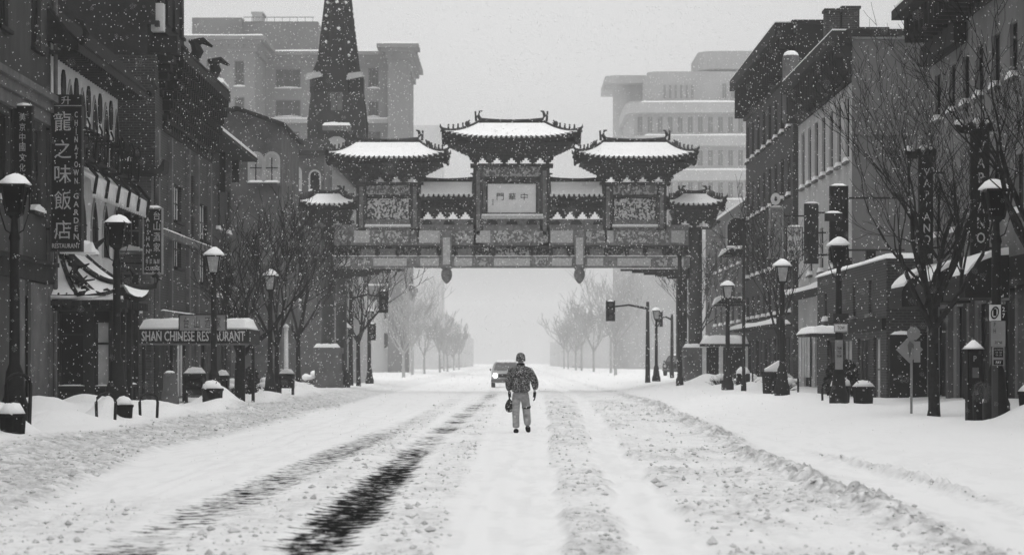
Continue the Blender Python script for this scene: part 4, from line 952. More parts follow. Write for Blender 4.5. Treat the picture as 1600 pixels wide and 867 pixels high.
mb = MB(); z = z0s + 1.3; rs = random.Random(2)
while z < ztip - 3:
    r_s = sr(z)
    for k in range(8):
        t = R(45 * k) + rs.uniform(-.12, .12)
        if rs.random() < .85: mb.blob((cX + r_s * .93 * math.cos(t), cy_ + r_s * .93 * math.sin(t), z), (.13, .13, .11), 6, 4, .3, k)
        if rs.random() < .7: mb.blob((cX + r_s * .93 * math.cos(t + .2), cy_ + r_s * .93 * math.sin(t + .2), z + .4), (.07, .07, .09), 6, 4, .3, k)
    z += .95
mb.build('snow_cap', 'snow', sp_)  # lodged snow, also standing in for bright sky through the openwork
mb = MB()
for sx in (-1, 0, 1):
    c = cX + sx * 1.35; w_ = .75 if sx == 0 else .55; zz_ = zt + (1.1 if sx == 0 else .1); y_ = Yk - .3 + abs(sx) * .3
    mb.prism([(c - w_, zt - 1.2), (c + w_, zt - 1.2), (c + w_, zt - .2), (c, zz_ + 1.0), (c - w_, zt - .2)], y_, y_ + 1.2, lambda p, q, a: (p, a, q))
gb = mb.build('gable', 'black', cu_)
mb = MB()
for sx in (-1, 1):
    c = cX + sx * 1.45; mb.prism([(c - .75, zt - .35), (c + .5, zt - .1), (c + .3, zt + .2), (c - .6, zt + .1)], Yk - .5, Yk - .1, lambda p, q, a: (cX + (p - cX), a, q))
mb.build('snow_cap', 'far_trim', gb)
FK = Face('C', Yk); arch_window(cu_, FK, XP(526, Yk), ZP(172, Yk), .6, 2.3, trim='mid_stone', glass='mid_stone')
mb = MB(); mb.box(XP(505, Yk), XP(549, Yk), Yk - .8, Yk, ZP(205, Yk), ZP(198, Yk)); g2_ = mb.build('ledge', 'mid_stone', cu_); rough_snow('snow_cap', g2_, XP(505, Yk), XP(549, Yk), Yk - .8, Yk, ZP(198, Yk), .25, 4)
MB().prism(arch_poly(1.7, 1.2, pointed=False), Yk - .3, Yk - .01, lambda p, q, a: (cX + p, a, ZP(240, Yk) + q)).build('porch_gable', 'far_trim', cu_)

def far_block(name, label, parts, cat='building', m='far_wall'):
    Yq = parts[0][2]; root = thing(name, (XP(parts[0][0], Yq), Yq, 0), label, cat); return root
bl = thing('stone_block', (XP(450, 303), 303, 0), 'large hazy stone block with heavy cornices behind the church spire', 'building')
fblk(bl, 230, 398, 64, 290, wins=[(322, 345, 95, 135), (322, 345, 152, 178), (366, 382, 95, 135), (366, 382, 152, 178), (285, 305, 95, 135)])
fblk(bl, 405, 636, 88, 303, wins=[(430, 470, 108, 138), (430, 470, 156, 183), (575, 592, 106, 138), (575, 592, 158, 183), (433, 468, 205, 232), (572, 595, 205, 232), (612, 622, 112, 138), (612, 622, 160, 185)])
fblk(bl, 606, 638, 76, 298, dep=4, corn=1.3)
MB().box(XP(410, 303), XP(638, 303), 302.1, 302.98, ZP(193, 303), ZP(187, 303)).build('belt_course', 'far_trim', bl); rough_snow('snow_cap', bl, XP(410, 303), XP(638, 303), 302.2, 302.9, ZP(187, 303), .18, 9)
MB().box(XP(300, 318), XP(378, 318), 318, 330, ZP(90, 318), ZP(28, 318)).build('penthouse', 'far_wall', bl); MB().box(XP(378, 319), XP(497, 319), 319, 330, ZP(95, 319), ZP(34, 319)).build('penthouse', 'far_wall', bl)
mb = MB(); mb.box(XP(393, 318), XP(408, 318), 319, 323, ZP(34, 318), ZP(20, 318)); mb.box(XP(391, 318), XP(410, 318), 319, 323.3, ZP(20, 318), ZP(17, 318)); mb.build('chimney', 'far_trim', bl)
mb = MB()
for k in range(10): mb.box(XP(380 + 12 * k, 316), XP(380 + 12 * k, 316) + .05, 316.5, 316.58, ZP(36, 316), ZP(27, 316))
mb.box(XP(380, 316), XP(490, 316), 316.5, 316.6, ZP(27, 316), ZP(26, 316)); mb.build('roof_rail', 'mid_stone', bl)
MB().box(XP(640, 480), XP(690, 480), 480, 500, -.2, ZP(196, 480)).build('office_tower', 'wall_hazed'); tag(bpy.data.objects['office_tower'], 'faint hazy tower between the stone block and the archway roof', 'building')

br_ = thing('apartment_block', (XP(1070, 400), 400, 0), 'tall pale stepped apartment block with rounded balconies fading in snow', 'building')
def rounded(x0, x1, y0, y1, Y, dep, rad, m, nm, root):
    a, b, c, d = XP(x0, Y), XP(x1, Y), ZP(y1, Y), ZP(y0, Y); P = [(a, Y + dep), (a, Y + rad)]
    for k in range(1, 7): t = math.pi / 2 * k / 6; P.append((a + rad * (1 - math.cos(t)), Y + rad * (1 - math.sin(t))))
    P += [(b, Y), (b, Y + dep)]
    return MB().prism(P, c, d, lambda p, q, z: (p, q, z)).build(nm, m, root)
def band_windows(x0, x1, y0, y1, Y, n_, root):
    for k in range(n_):
        a = x0 + (x1 - x0) * (k + .2) / n_; b = x0 + (x1 - x0) * (k + .8) / n_
        window(root, Face('C', Y - .08), XP((a + b) / 2, Y), ZP(y1, Y), (b - a) * Y / FPX, (y1 - y0) * Y / FPX, frame='far_trim', glass='plaster_dim', sill=None, snow=False, bars=(1, 0), inset=0, fw=.1)  # panes nearly as pale as the wall, haze put into their colour
rounded(1092, 1230, 80, 108, 416, 18, 3, 'apt_wall', 'penthouse', br_)
rounded(1012, 1230, 112, 157, 407, 22, 2.2, 'apt_wall', 'upper_storey', br_); band_windows(1034, 1086, 132, 155, 407, 6, br_); band_windows(1125, 1165, 130, 155, 407, 3, br_)
rounded(983, 1230, 157, 600, 400, 26, 3, 'apt_wall', 'wall', br_)
for y, x0 in ((160, 978), (212, 984), (266, 984), (312, 984), (358, 984)):
    rounded(x0, 1230, y, y + 16, 398.2, 26, 3, 'far_trim', 'balcony', br_)
    rough_snow('snow_cap', br_, XP(x0, 398.2) + 2.4, XP(1228, 398.2), 398.3, 401, ZP(y, 398.2), .3, y)
for y in (182, 234, 284, 332): band_windows(992, 1165, y, y + 26, 400, 11, br_)
rounded(962, 1015, 122, 600, 424, 12, 2.5, 'apt_wall', 'side_wing', br_); rounded(946, 1020, 118, 130, 421, 22, 2.2, 'apt_wall', 'cornice', br_)

# hazy rows of houses beyond the archway, both sides
for i in range(7):
    for s, side in ((-1, 'left'), (1, 'right')):
        y0 = 460 + i * 60 + (0 if s < 0 else 12); hgt = [9.5, 11, 8.5, 12, 10, 9, 11.5][(i * 3 + (s > 0)) % 7]
        if s < 0 and i == 0: hgt = 8
        F_ = Face('L' if s < 0 else 'R', s * 13.8)
        wl = [(y0 + 3 + 5 * k, z, 1.6, 1.9, dict(snow=False)) for k in range(6) for z in (.8, 4.6) if z + 2 < hgt]
        building('row_house', f'hazy flat roofed row house beyond the archway, {ordn[i]} on the {side}', 'building', F_, y0, y0 + 52, hgt, 12, 'wall_hazed', wl, group='row houses fading into the snow', frame='far_trim', glass='plaster_dim')  # pale walls and panes hold part of the haze in their colour

# ------------------------------------------------------------------ right side buildings
FR = Face('R', 12.6)
wr = [(61.1 - 2.1 * 1 + 2.1 * k if False else y, 8.75, .95, 1.4, {}) for k, y in enumerate((46.8, 49, 51.6, 54, 56.4, 58.8, 61.1, 63.3, 65.5, 67.5, 69.6, 72.0))]
wr += [(y, 5.3, .95, 1.5, {}) for y in (48, 51, 54, 57, 60.4, 63.4, 66.4, 69.4, 72)]
wr += [(y, .3, 1.9, 2.9, dict(sill=None, snow=False, bars=(1, 0))) for y in (49, 52, 55.2, 58.4, 61.6, 64.8, 68, 71.2)]
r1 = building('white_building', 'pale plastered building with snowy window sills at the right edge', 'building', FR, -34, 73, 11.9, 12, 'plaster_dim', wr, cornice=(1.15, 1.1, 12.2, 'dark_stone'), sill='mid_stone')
mb = MB(); mb.box(-34, 72.98, .003, .4, 3.5, 4.2, FR); mb.build('shop_fascia', 'black', r1)
mb = MB()
for u in (47.4, 50.5, 53.6, 56.8, 60, 63.2, 66.4, 69.6, 72.7): MB().box(u - .17, u + .17, .003, .16, -.1, 3.49, FR).build('pilaster', 'mid_stone', r1)
mb = MB()
for u in (47.6, 50.4, 53.8, 56.6, 59.9, 62.9, 66.2): MB().box(u + .5, u + 1.4, .004, .06, -.1, 3.48, FR).build('door', 'black', r1)
MB().box(67.2, 72.8, .05, .4, 9.95 + .5, 11.0, FR).build('roof_sign', 'black', r1)
# round topped canopies with snow
for i, (u0, u1) in enumerate(((59.6, 62.6), (64.6, 67.0), (69.2, 71.6))):
    c = thing('dome_awning', FR((u0 + u1) / 2, 0, 3.6), ['round black awning heaped with snow nearest the right lamp', 'round black awning with snow behind the large bare tree', 'round black awning with snow by the low brick shop'][i], 'awning', 'round awnings on the white building')
    mb = MB(); n_ = 8
    for k in range(n_):
        t0, t1 = math.pi / 2 * k / n_, math.pi / 2 * (k + 1) / n_
        mb.quad(FR(u0, .42 + 1.1 * math.cos(t0), 3.5 + .75 * math.sin(t0)), FR(u1, .42 + 1.1 * math.cos(t0), 3.5 + .75 * math.sin(t0)), FR(u1, .42 + 1.1 * math.cos(t1), 3.5 + .75 * math.sin(t1)), FR(u0, .42 + 1.1 * math.cos(t1), 3.5 + .75 * math.sin(t1)))
    for u in (u0, u1): mb.prism([(.42, 3.5)] + [(.42 + 1.1 * math.cos(math.pi / 2 * k / n_), 3.5 + .75 * math.sin(math.pi / 2 * k / n_)) for k in range(n_ + 1)], u, u + .01, lambda p, q, a: FR(a, p, q))
    mb.box(u0, u1, .42, 1.5, 3.2, 3.5, FR); mb.build('cover', 'black', c)
    mb = MB(); P = [(.42 + 1.1 * math.cos(t), 3.5 + .75 * math.sin(t)) for t in [math.pi / 2 * k / 8 for k in range(2, 9)]]; mb.prism(P + [(p - .0, q + .07 + .12 * min(1, (1.5 - p))) for p, q in P[::-1]], u0 + .02, u1 - .02, lambda p, q, a: FR(a, p, q)); mb.build('snow_cap', 'snow', c)
# low brick shop
FL2 = Face('R', 11.3)
wlow = [(76.6, 3.15, .9, 1.05, dict(glass='blind', snow=False)), (80.2, 3.15, .9, 1.05, dict(glass='blind', snow=False)), (84, 3.1, .9, 1.0, {}), (87.5, 3.1, .9, 1.0, {}), (75.3, .4, 1.5, 2.0, dict(glass='blind', sill=None, snow=False)), (78.2, .4, 2.6, 2.0, dict(sill=None, snow=False, bars=(2, 0), glass='glass')), (82, .4, 2.6, 2.0, dict(sill=None, snow=False, bars=(2, 0), glass='blind')), (86, .4, 2.4, 2.0, dict(sill=None, snow=False, bars=(2, 0)))]
low = building('brick_shop', 'low dark brick shop with snowy parapet between the two white buildings', 'shop', FL2, 73.4, 90, 4.75, 7, 'brick_dark', wlow, frame='mid_stone', roof_snow=False)
rough_snow('roof_snow', low, 73.4, 90, -3, .1, 4.75, .16, 4, T=FL2)
MB().box(73.4, 90, .003, .14, 2.6, 2.95, FL2).build('shop_fascia', 'black', low)
mb = MB()
for u in (79, 84.5, 87): MB().box(u - .12, u + .12, -.5, -.2, 4.7, 5.25, FL2).build('chimney', 'black', low)
mb = MB().box(82.3, 86.5, .1, 1.2, 2.52, 2.6, FL2); a_ = mb.build('awning', 'dark_stone', low); rough_snow('snow_cap', a_, 82.3, 86.5, .12, 1.18, 2.6, .26, 6, T=FL2)
MB().box(11.35, 12.5, 73.0, 73.38, -.2, 2.45).build('side_hoarding', 'black', low); rough_snow('snow_cap', low, 11.4, 12.3, 73.0, 73.38, 2.45, .12, 6)
# second white building with tall windows
wr2 = [(91.4 + 2.32 * k, 9.15, 1.05, 2.4, dict(bars=(0, 1))) for k in range(7)] + [(91.8 + 3.6 * k, 5.3, 1.1, 1.8, {}) for k in range(4)] + [(92.5 + 3.7 * k, .3, 2.6, 2.7, dict(sill=None, snow=False, bars=(1, 0))) for k in range(4)]
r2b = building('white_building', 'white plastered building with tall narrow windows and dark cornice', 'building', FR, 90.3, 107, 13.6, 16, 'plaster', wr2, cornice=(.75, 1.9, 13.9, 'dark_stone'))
mb = MB(); mb.box(12.65, 28, 90.1, 90.3, 10.05, 10.35); mb.box(12.65, 28, 90.16, 90.3, 9.2, 9.3); mb.build('belt_course', 'mid_stone', r2b)
MB().box(12.62, 28, 90.2, 90.298, -.1, 13.6).build('side_wall', 'grey_render', r2b)
MB().box(12.4, 27, 90.02, 90.32, 13.7, 13.95).build('coping', 'dark_stone', r2b); 
for i, (x0, x1, y0) in enumerate(((1290, 1313, 14), (1316, 1343, 10))):
    Yh = 93; mb = MB().box(XP(x0, Yh), XP(x1, Yh), Yh, Yh + .7, 13.6, ZP(y0 + 4, Yh)); mb.box(XP(x0 - 2, Yh), XP(x1 + 2, Yh), Yh - .08, Yh + .78, ZP(y0 + 4, Yh) + .002, ZP(y0, Yh)); mb.build('chimney', 'brick_dark', r2b)
MB().box(90.4, 106.9, .05, .9, 4.35, 4.5, FR).build('awning_shelf', 'dark_stone', r2b); rough_snow('snow_cap', r2b, 90.4, 106.9, .08, .88, 4.5, .25, 11, T=FR)
for q in range(4): MB().box(102 + .9 * q, 102.35 + .9 * q, .1, .16, 1.0, 2.7, FR).build('window_blind', 'white_paint', r2b)
# dark brick corner building
w3 = [(110.6 + 2.75 * k, z, 1.15, hh, {}) for k in range(8) for z, hh in ((12.3, 1.9), (9.2, 1.9), (6.1, 1.9), (3.9, 1.2))] + [(111.5 + 4.2 * k, .4, 3, 2.4, dict(sill=None, snow=False, bars=(1, 0))) for k in range(5)]
r3 = building('brick_building', 'tall dark brick corner building with a projecting cornice and snowy sills', 'building', FR, 109, 131, 16.4, 16, 'brick_dark', w3, cornice=(.85, 2.2, 16.8, 'black'), frame='dark_stone', sill='dark_stone')
mb = MB(); mb.box(12.7, 14.6, 108.6, 109.0, 14, 16.7); mb.box(12.5, 14.8, 108.5, 109.05, 16.7, 16.9); mb.build('parapet', 'black', r3)
mb = MB()
for k in range(6): mb.box(14.7 + .4 * k, 14.74 + .4 * k, 108.9, 108.94, 16.0, 16.6)
mb.box(14.6, 16.9, 108.88, 108.95, 16.55, 16.62); mb.build('roof_rail', 'iron', r3)
mb = MB(); mb.lathe(XP(1236, 107.6), 107.6, [(.38, 12.2), (.38, ZP(90, 107.6)), (.3, ZP(86, 107.6))], 14); vt = mb.build('round_vent', 'mid_stone', r3, smooth=False); MB().blob((XP(1236, 107.6), 107.6, ZP(87, 107.6)), (.34, .34, .22), 10, 6).build('snow_cap', 'snow', vt)
MB().box(109, 131, .05, 1.0, 3.25, 3.35, FR).build('awning', 'dark_stone', r3); rough_snow('snow_cap', r3, 109.1, 130.9, .1, .98, 3.352, .25, 4, T=FR)
# corner house past it with pagoda roofs
w4 = [(134 + 4 * k, z, 1.4, 1.7, {}) for k in range(6) for z in (3.9, 7.2)]
r4 = building('corner_house', 'grey corner house with snowy tiled eaves just right of the archway column', 'building', Face('R', 12.9), 132.5, 162, 10.6, 12, 'brick_mid', w4, frame='dark_stone')
mb = MB()
for y, x0, x1 in ((402, 1122, 1168), (478, 1112, 1165)):
    Yq = 131.6; mb.prism([(XP(x0, Yq), ZP(y, Yq)), (XP(x1, Yq), ZP(y, Yq)), (XP(x1 - 10, Yq), ZP(y - 12, Yq)), (XP(x0 + 16, Yq), ZP(y - 12, Yq))], Yq - .8, Yq + .8, lambda p, q, a: (p, a, q))
e4 = mb.build('eave', 'tile', r4)
for y, x0, x1 in ((402, 1122, 1168), (478, 1112, 1165)): rough_snow('snow_cap', e4, XP(x0 + 3, 131), XP(x1, 131), 130.8, 132.2, ZP(y - 2, 131), .42, y)
arch_window(r4, Face('C', 132.4), XP(1152, 132), ZP(386, 132), 1.0, 1.6, pointed=False, snow=True)
# portico beside the archway
pt = thing('bus_shelter', (11, 124, 0), 'low shelter with flat snow laden roof behind the right lamps', 'shelter')
MB().box(XP(1098, 124), XP(1170, 124), 124, 126, ZP(541, 124), ZP(537, 124)).build('roof', 'dark_stone', pt); rough_snow('snow_cap', pt, XP(1098, 124), XP(1170, 124), 124, 126, ZP(537, 124), .42, 3)
mb = MB()
for x in (1101, 1127, 1166): MB().box(XP(x - 3, 124), XP(x + 3, 124), 124.1, 124.35, 0, ZP(541, 124)).build('post', 'white_paint', pt); MB().box(XP(1104, 124), XP(1165, 124), 125.5, 125.6, .3, ZP(542, 124)).build('back_panel', 'dark_stone', pt)

# ------------------------------------------------------------------ right hand signs
def stack(s, root, x, y0, y1, Y, w_, m='letter_grey', sz=.3): text('lettering', '\n'.join(s), sz, m, root, (XP(x, Y), Y - .02, ZP((y0 + y1) / 2, Y)), w=w_, h=(y1 - y0) * Y / FPX, ext=.006)
for i, (x0, x1, y0, y1, Y, lab) in enumerate(((1517, 1546, 205, 420, 62.6, 'tall black banner sign spelling Vapiano down its face, nearer of the pair'), (1436, 1458, 245, 412, 70.8, 'tall black banner sign spelling Vapiano, farther of the pair beyond the tree'))):
    b = blade('banner_sign', lab, x0, x1, y0, y1, Y, group='black banner signs on the white building', cap=False)
    stack('VAPIANO', b, (x0 + x1) / 2 + 1, y0 + 18, y1 - 40 if i == 0 else y1 - 32, Y - .02, .22)
    MB().box(XP(x0, Y) - .06, XP(x1, Y) + .06, Y - .05, Y + .25, ZP(y0, Y), ZP(y0 - 3, Y)).build('top_rail', 'black', b)
    mb = MB(); W = XP(x1, Y) - XP(x0, Y); a = Vector((XP(x0, Y), Y + .08, ZP(y0 - 3, Y)))
    for q, sgn in ((.12, -1), (.55, 1), (.95, 1)): p = a + Vector((W * q, 0, 0)); mb.tube([p, p + Vector((sgn * .06, 0, .14)), p + Vector((sgn * -.04, 0, .24)), p + Vector((sgn * -.16, 0, .2))], [.09, .08, .06, .03], 6)
    p = a + Vector((-.05, 0, .0)); mb.tube([p, p + Vector((-.2, 0, .0)), p + Vector((-.32, 0, .12))], [.12, .1, .06], 6); mb.build('crest', 'black', b)
    mb = MB(); mb.blob(a + Vector((W * .35, 0, .22)), (.12, .1, .08), 8, 5, .2); mb.blob(a + Vector((-.3, 0, .18)), (.12, .1, .08), 8, 5, .2); mb.blob(a + Vector((W * .85, 0, .2)), (.08, .08, .06), 8, 5, .2); mb.build('snow_cap', 'snow', b)
    for q in (.25, .72): text('lettering', '西' if q < .5 else '餐', .2, 'letter_grey', b, (XP(x0, Y) + W * q, Y - .02, ZP(y1 - 12, Y)), w=.1, h=.13, ext=.005)
s = blade('menu_sign', 'small white sign with rows of Chinese characters beside a dark panel', 1230, 1253, 356, 406, 97, m='sign_white', frame=('dark_stone', .03))
for r_i, row in enumerate(('海鮮', '飯店', '酒樓')):
    for c_i, c_ in enumerate(row): text('lettering', c_, .2, 'dark_letter', s, (XP(1236.5 + 11 * c_i, 96.97), 96.98, ZP(364 + 16 * r_i, 96.97)), w=.2, h=.26, ext=.005)
blade('dark_panel_sign', 'tall plain dark panel right of the white character sign', 1257, 1279, 318, 412, 94, m='dark_stone')
s = blade('ornate_sign', 'narrow carved grey sign topped by a small round white emblem', 1204, 1222, 326, 402, 101, m='arch_paint', frame=('sign_grey', .06))
mb = MB(); c = PX(1212, 311, 101); mb.prism([(.2 * math.cos(t * .4488), .25 * math.sin(t * .4488)) for t in range(14)], 100.95, 101.1, lambda p, q, a: (c.x + p, a, c.z + q)); em = mb.build('emblem', 'sign_white', s); MB().prism([(.07 * math.cos(t * .785), .1 * math.sin(t * .785)) for t in range(8)], 100.93, 100.949, lambda p, q, a: (c.x + p, a, c.z + q)).build('mark', 'dark_stone', em)
s = blade('lantern_box', 'tall dark glazed box sign with snow on top behind a lamp', 1298, 1324, 292, 408, 78.6, m='black', frame=('dark_stone', .03)); 
mb = MB()
for q in range(3): mb.box(XP(1303 + 7 * q, 78.5), XP(1306 + 7 * q, 78.5), 78.5, 78.59, ZP(324, 78.5), ZP(297, 78.5))
mb.build('divider', 'dark_stone', s); MB().box(XP(1290, 78.3), XP(1316, 78.3), 78.3, 78.58, ZP(345, 78.3), ZP(333, 78.3)).build('shelf', 'dark_stone', s); rough_snow('snow_cap', s, XP(1290, 78.3), XP(1316, 78.3), 78.3, 78.58, ZP(333, 78.3), .1, 2)

# ------------------------------------------------------------------ street lamps
def lamp(x, y, label, top=4.95, glass='lamp_glass'):
    z = gz(x, y) - .1; root = thing('street_lamp', (x, y, z), label, 'street lamp', 'lantern street lamps along both kerbs'); zt = top
    MB().lathe(x, y, [(.26, z), (.26, z + .35), (.2, z + .5), (.16, z + .95), (.1, z + 1.1), (.085, zt - 1.15), (.11, zt - 1.1), (.07, zt - .95), (.06, zt - .75), (.13, zt - .68)], 12).build('pole', 'iron', root, smooth=True)
    h = MB(); b0, b1 = zt - .66, zt - .16; r0_, r1_ = .13, .21
    for k in range(4):
        t = R(45 + 90 * k); h.tube([(x + r0_ * 1.35 * math.cos(t), y + r0_ * 1.35 * math.sin(t), b0), (x + r1_ * 1.35 * math.cos(t), y + r1_ * 1.35 * math.sin(t), b1)], .022, 5)
    h.lathe(x, y, [(r0_ * 1.4, b0 - .03), (r0_ * 1.45, b0 + .03)], 4, R(45)); h.lathe(x, y, [(r1_ * 1.55, b1), (r1_ * 1.6, b1 + .03), (.1, b1 + .17), (.04, b1 + .2)], 4, R(45)); h.tube([(x, y, b1 + .17), (x, y, b1 + .33)], [.035, .012], 6)
    hd = h.build('lantern', 'iron', root)
    MB().lathe(x, y, [(r0_ * 1.28, b0 + .03), (r1_ * 1.28, b1 - .005)], 4, R(45)).build('pane', glass, hd)
    rl = random.Random(int(x * 7 + y * 3)); k1 = rl.uniform(.5, 1.1) if y > 60 else .25; ox, oy = rl.uniform(-.05, .05), rl.uniform(-.04, .04); s = MB()
    for (rq, zq, f_) in ((1.66, .035, 0), ): pass
    pr_ = [(r1_ * 1.62, b1 + .035, 0), (r1_ * 1.5, b1 + .035 + .07 * k1, .5), (.17, b1 + .17 + .05 * k1, .8), (.05, b1 + .2 + .1 * k1, 1)]
    for rq, zq, f_ in pr_:
        for k in range(12): t = R(30 * k); jj = 1 + rl.uniform(-.1, .06); s.v.append((x + ox * f_ + rq * jj * math.cos(t), y + oy * f_ + rq * jj * math.sin(t), zq + rl.uniform(-.012, .012) * (f_ > 0)))
    for i in range(3):
        for k in range(12): q = (k + 1) % 12; s.f.append((i * 12 + k, i * 12 + q, (i + 1) * 12 + q, (i + 1) * 12 + k))
    s.f.append(tuple(range(36, 48))); s.f.append(tuple(range(12))[::-1]); s.build('snow_cap', 'snow', hd, smooth=True)
    a = MB()
    for sx in (-1, 1): MB().tube([(x, y, zt - 1.05), (x + sx * .16, y, zt - .95), (x + sx * .27, y, zt - .6), (x + sx * .27, y, zt - .2)], .014, 5).build('bracket', 'iron', root)
    return root
LX = 9.02
lamp(-9.0, 44, 'black lantern lamp post nearest on the left, before the painted building', glass='glass'); lamp(-9.1, 56, 'black lantern lamp post in front of the restaurant porch', glass='glass')
lamp(-8.95, 73, 'black lantern lamp post in front of the lettered canopy'); lamp(-8.95, 90, 'lantern lamp post behind the forked tree on the left')
lamp(9.0, 45.2, 'black lantern lamp post with parking notices at the right edge', glass='glass'); lamp(9.0, 67, 'black lantern lamp post with square notices before the low brick shop', glass='glass')
lamp(9.0, 81, 'lantern lamp post with pale glass below the narrow carved sign'); lamp(9.0, 101.5, 'lantern lamp post with pale glass beside the snowy shelter')
lamp(-8.9, 130, 'squat lantern lamp post just inside the left archway column', top=3.6)
lamp(-8.9, 152, 'hazy lantern lamp post behind the left traffic light'); lamp(8.9, 150, 'hazy lantern lamp post behind the right traffic light')
# plain poles
def pole(x, y, top, label, r=.07, m='iron'):
    z = gz(x, y) - .1; root = thing('utility_pole', (x, y, z), label, 'pole'); MB().lathe(x, y, [(r * 1.6, z), (r * 1.5, z + .4), (r, z + .5), (r * .8, top)], 10).build('shaft', m, root, smooth=True)
    MB().lathe(x, y, [(r * 1.3, top), (r * 1.2, top + .08), (.01, top + .16)], 8).build('cap', m, root); return root
pole(XP(1162, 96), 96, ZP(345, 96), 'thin dark pole right of the archway by the snowy eaves')
pole(XP(1062, 118), 118, ZP(400, 118), 'dark pole in front of the right archway column', r=.12)
pole(XP(447, 100), 100, ZP(512, 100), 'short pale post among the left trees', r=.1, m='white_paint')

# traffic signals
def signal(px, py0, py1, Y, pole_px, label, ext=None):
    px_ = XP(pole_px, Y); z = gz(px_, Y); root = thing('traffic_light', (px_, Y, z), label, 'traffic light', 'traffic lights at the crossing'); zt = ZP(py0 + 18, Y) + .35
    MB().lathe(px_, Y, [(.16, z), (.14, z + .5), (.09, zt + .3)], 10).build('pole', 'iron', root, smooth=True)
    hx = XP(px, Y); MB().tube([(px_, Y, zt - .1), ((px_ + hx) / 2, Y, zt + .12), (hx, Y, zt)], [.08, .06, .05], 8).build('mast_arm', 'iron', root)
    t_, b_ = ZP(py0, Y), ZP(py1, Y); mb = MB().box(hx - .2, hx + .2, Y - .2, Y + .1, b_, t_); mb.box(hx - .27, hx + .27, Y + .1, Y + .13, b_ - .06, t_ + .06)
    hh = (t_ - b_) / 3
    for k in range(3):
        zc_ = b_ + hh * (k + .5); mb.tube([(hx, Y - .2, zc_), (hx, Y - .36, zc_)], .13, 10, caps=False)
    hd = mb.build('signal_head', 'black', root)
    for k in range(3): zc_ = b_ + hh * (k + .5); MB().tube([(hx, Y - .205, zc_), (hx, Y - .22, zc_)], .12, 10).build('signal_lens', 'lens', hd)
    rough_snow('snow_cap', hd, hx - .2, hx + .2, Y - .2, Y + .1, t_, .12, int(px))
    return root
signal(599, 455, 487, 141, 548, 'traffic light on a mast arm beneath the left end of the archway')
signal(954, 471, 500, 141, 1012, 'traffic light on a mast arm beneath the right end of the archway')
signal(1030, 487, 509, 175, 1050, 'smaller hazy traffic light farther back on the right')
signal(581, 506, 530, 165, 561, 'smaller hazy traffic light farther back on the left')

# ------------------------------------------------------------------ sign posts and kerb furniture
p5 = thing('notice_sign', (XP(1558, 45), 44.95, ZP(540, 45)), 'white parking notice with slashed symbol on the right edge lamp post', 'sign')
def plate(root, x0, x1, y0, y1, Y, m, nm='plate'): return MB().box(XP(x0, Y), XP(x1, Y), Y, Y + .02, ZP(y1, Y), ZP(y0, Y)).build(nm, m, root)
Y = 44.8
plate(p5, 1546, 1564, 476, 501, Y, 'sign_white'); plate(p5, 1564.3, 1572, 476, 501, Y, 'black')
c = PX(1554.5, 488.5, Y - .01); mb = MB()
for k in range(16):
    t0, t1 = 2 * math.pi * k / 16, 2 * math.pi * (k + 1) / 16; ro_, ri_ = .095, .07
    f_ = lambda r, t: (c.x + r * .8 * math.cos(t) + .18 * r * math.sin(t), c.y, c.z + 1.25 * r * math.sin(t))
    mb.quad(f_(ro_, t0), f_(ro_, t1), f_(ri_, t1), f_(ri_, t0))
mb.box(c.x - .03, c.x + .03, c.y - .001, c.y + .001, c.z - .06, c.z + .07); mb.build('symbol', 'black', p5)
text('lettering', '2\n7', .12, 'sign_white', p5, (XP(1568, Y), Y - .01, ZP(488, Y)), w=.05, h=.2, ext=.003)
plate(p5, 1549, 1571, 502, 541, Y, 'sign_grey'); text('lettering', 'P\nH', .1, 'dark_letter', p5, (XP(1554, Y), Y - .01, ZP(512, Y)), w=.04, h=.2, ext=.003); text('lettering', 'ZONE', .1, 'dark_letter', p5, (XP(1560, Y), Y - .01, ZP(535, Y)), w=.14, h=.05, ext=.003)
plate(p5, 1551, 1569, 541.5, 571, Y, 'sign_grey'); plate(p5, 1552.5, 1567.5, 543, 558, Y - .01, 'black'); plate(p5, 1552.5, 1567.5, 562, 570, Y - .01, 'black')
text('lettering', 'NO PARKING\n7AM - 9AM\n4PM - 6PM', .1, 'sign_grey', p5, (XP(1560, Y), Y - .02, ZP(550.5, Y)), w=.15, h=.13, ext=.002)
text('lettering', 'PAY', .1, 'sign_white', p5, (XP(1560, Y), Y - .02, ZP(566, Y)), w=.1, h=.05, ext=.002)
MB().box(XP(1549, 45) , XP(1558, 45), 44.9, 44.98, .3, ZP(500, 45)).build('post', 'grey_paint', p5)
p6 = thing('notice_sign', (XP(1314, 66.8), 66.8, ZP(560, 66.8)), 'square dark and white notices stacked on the lamp post by the brick shop', 'sign')
Y = 66.75; plate(p6, 1302, 1326, 490, 505, Y, 'dark_stone'); plate(p6, 1303, 1325, 505.5, 519, Y, 'sign_grey'); plate(p6, 1304.5, 1323.5, 507, 517, Y - .01, 'sign_white'); plate(p6, 1305, 1317, 531, 577, Y, 'sign_grey')
text('lettering', 'TOW', .2, 'dark_letter', p6, (XP(1314, Y), Y - .03, ZP(512, Y)), w=.2, h=.1, ext=.003); text('lettering', '7AM\nTO\n9AM', .1, 'dark_letter', p6, (XP(1311, Y), Y - .02, ZP(550, Y)), w=.13, h=.3, ext=.003)
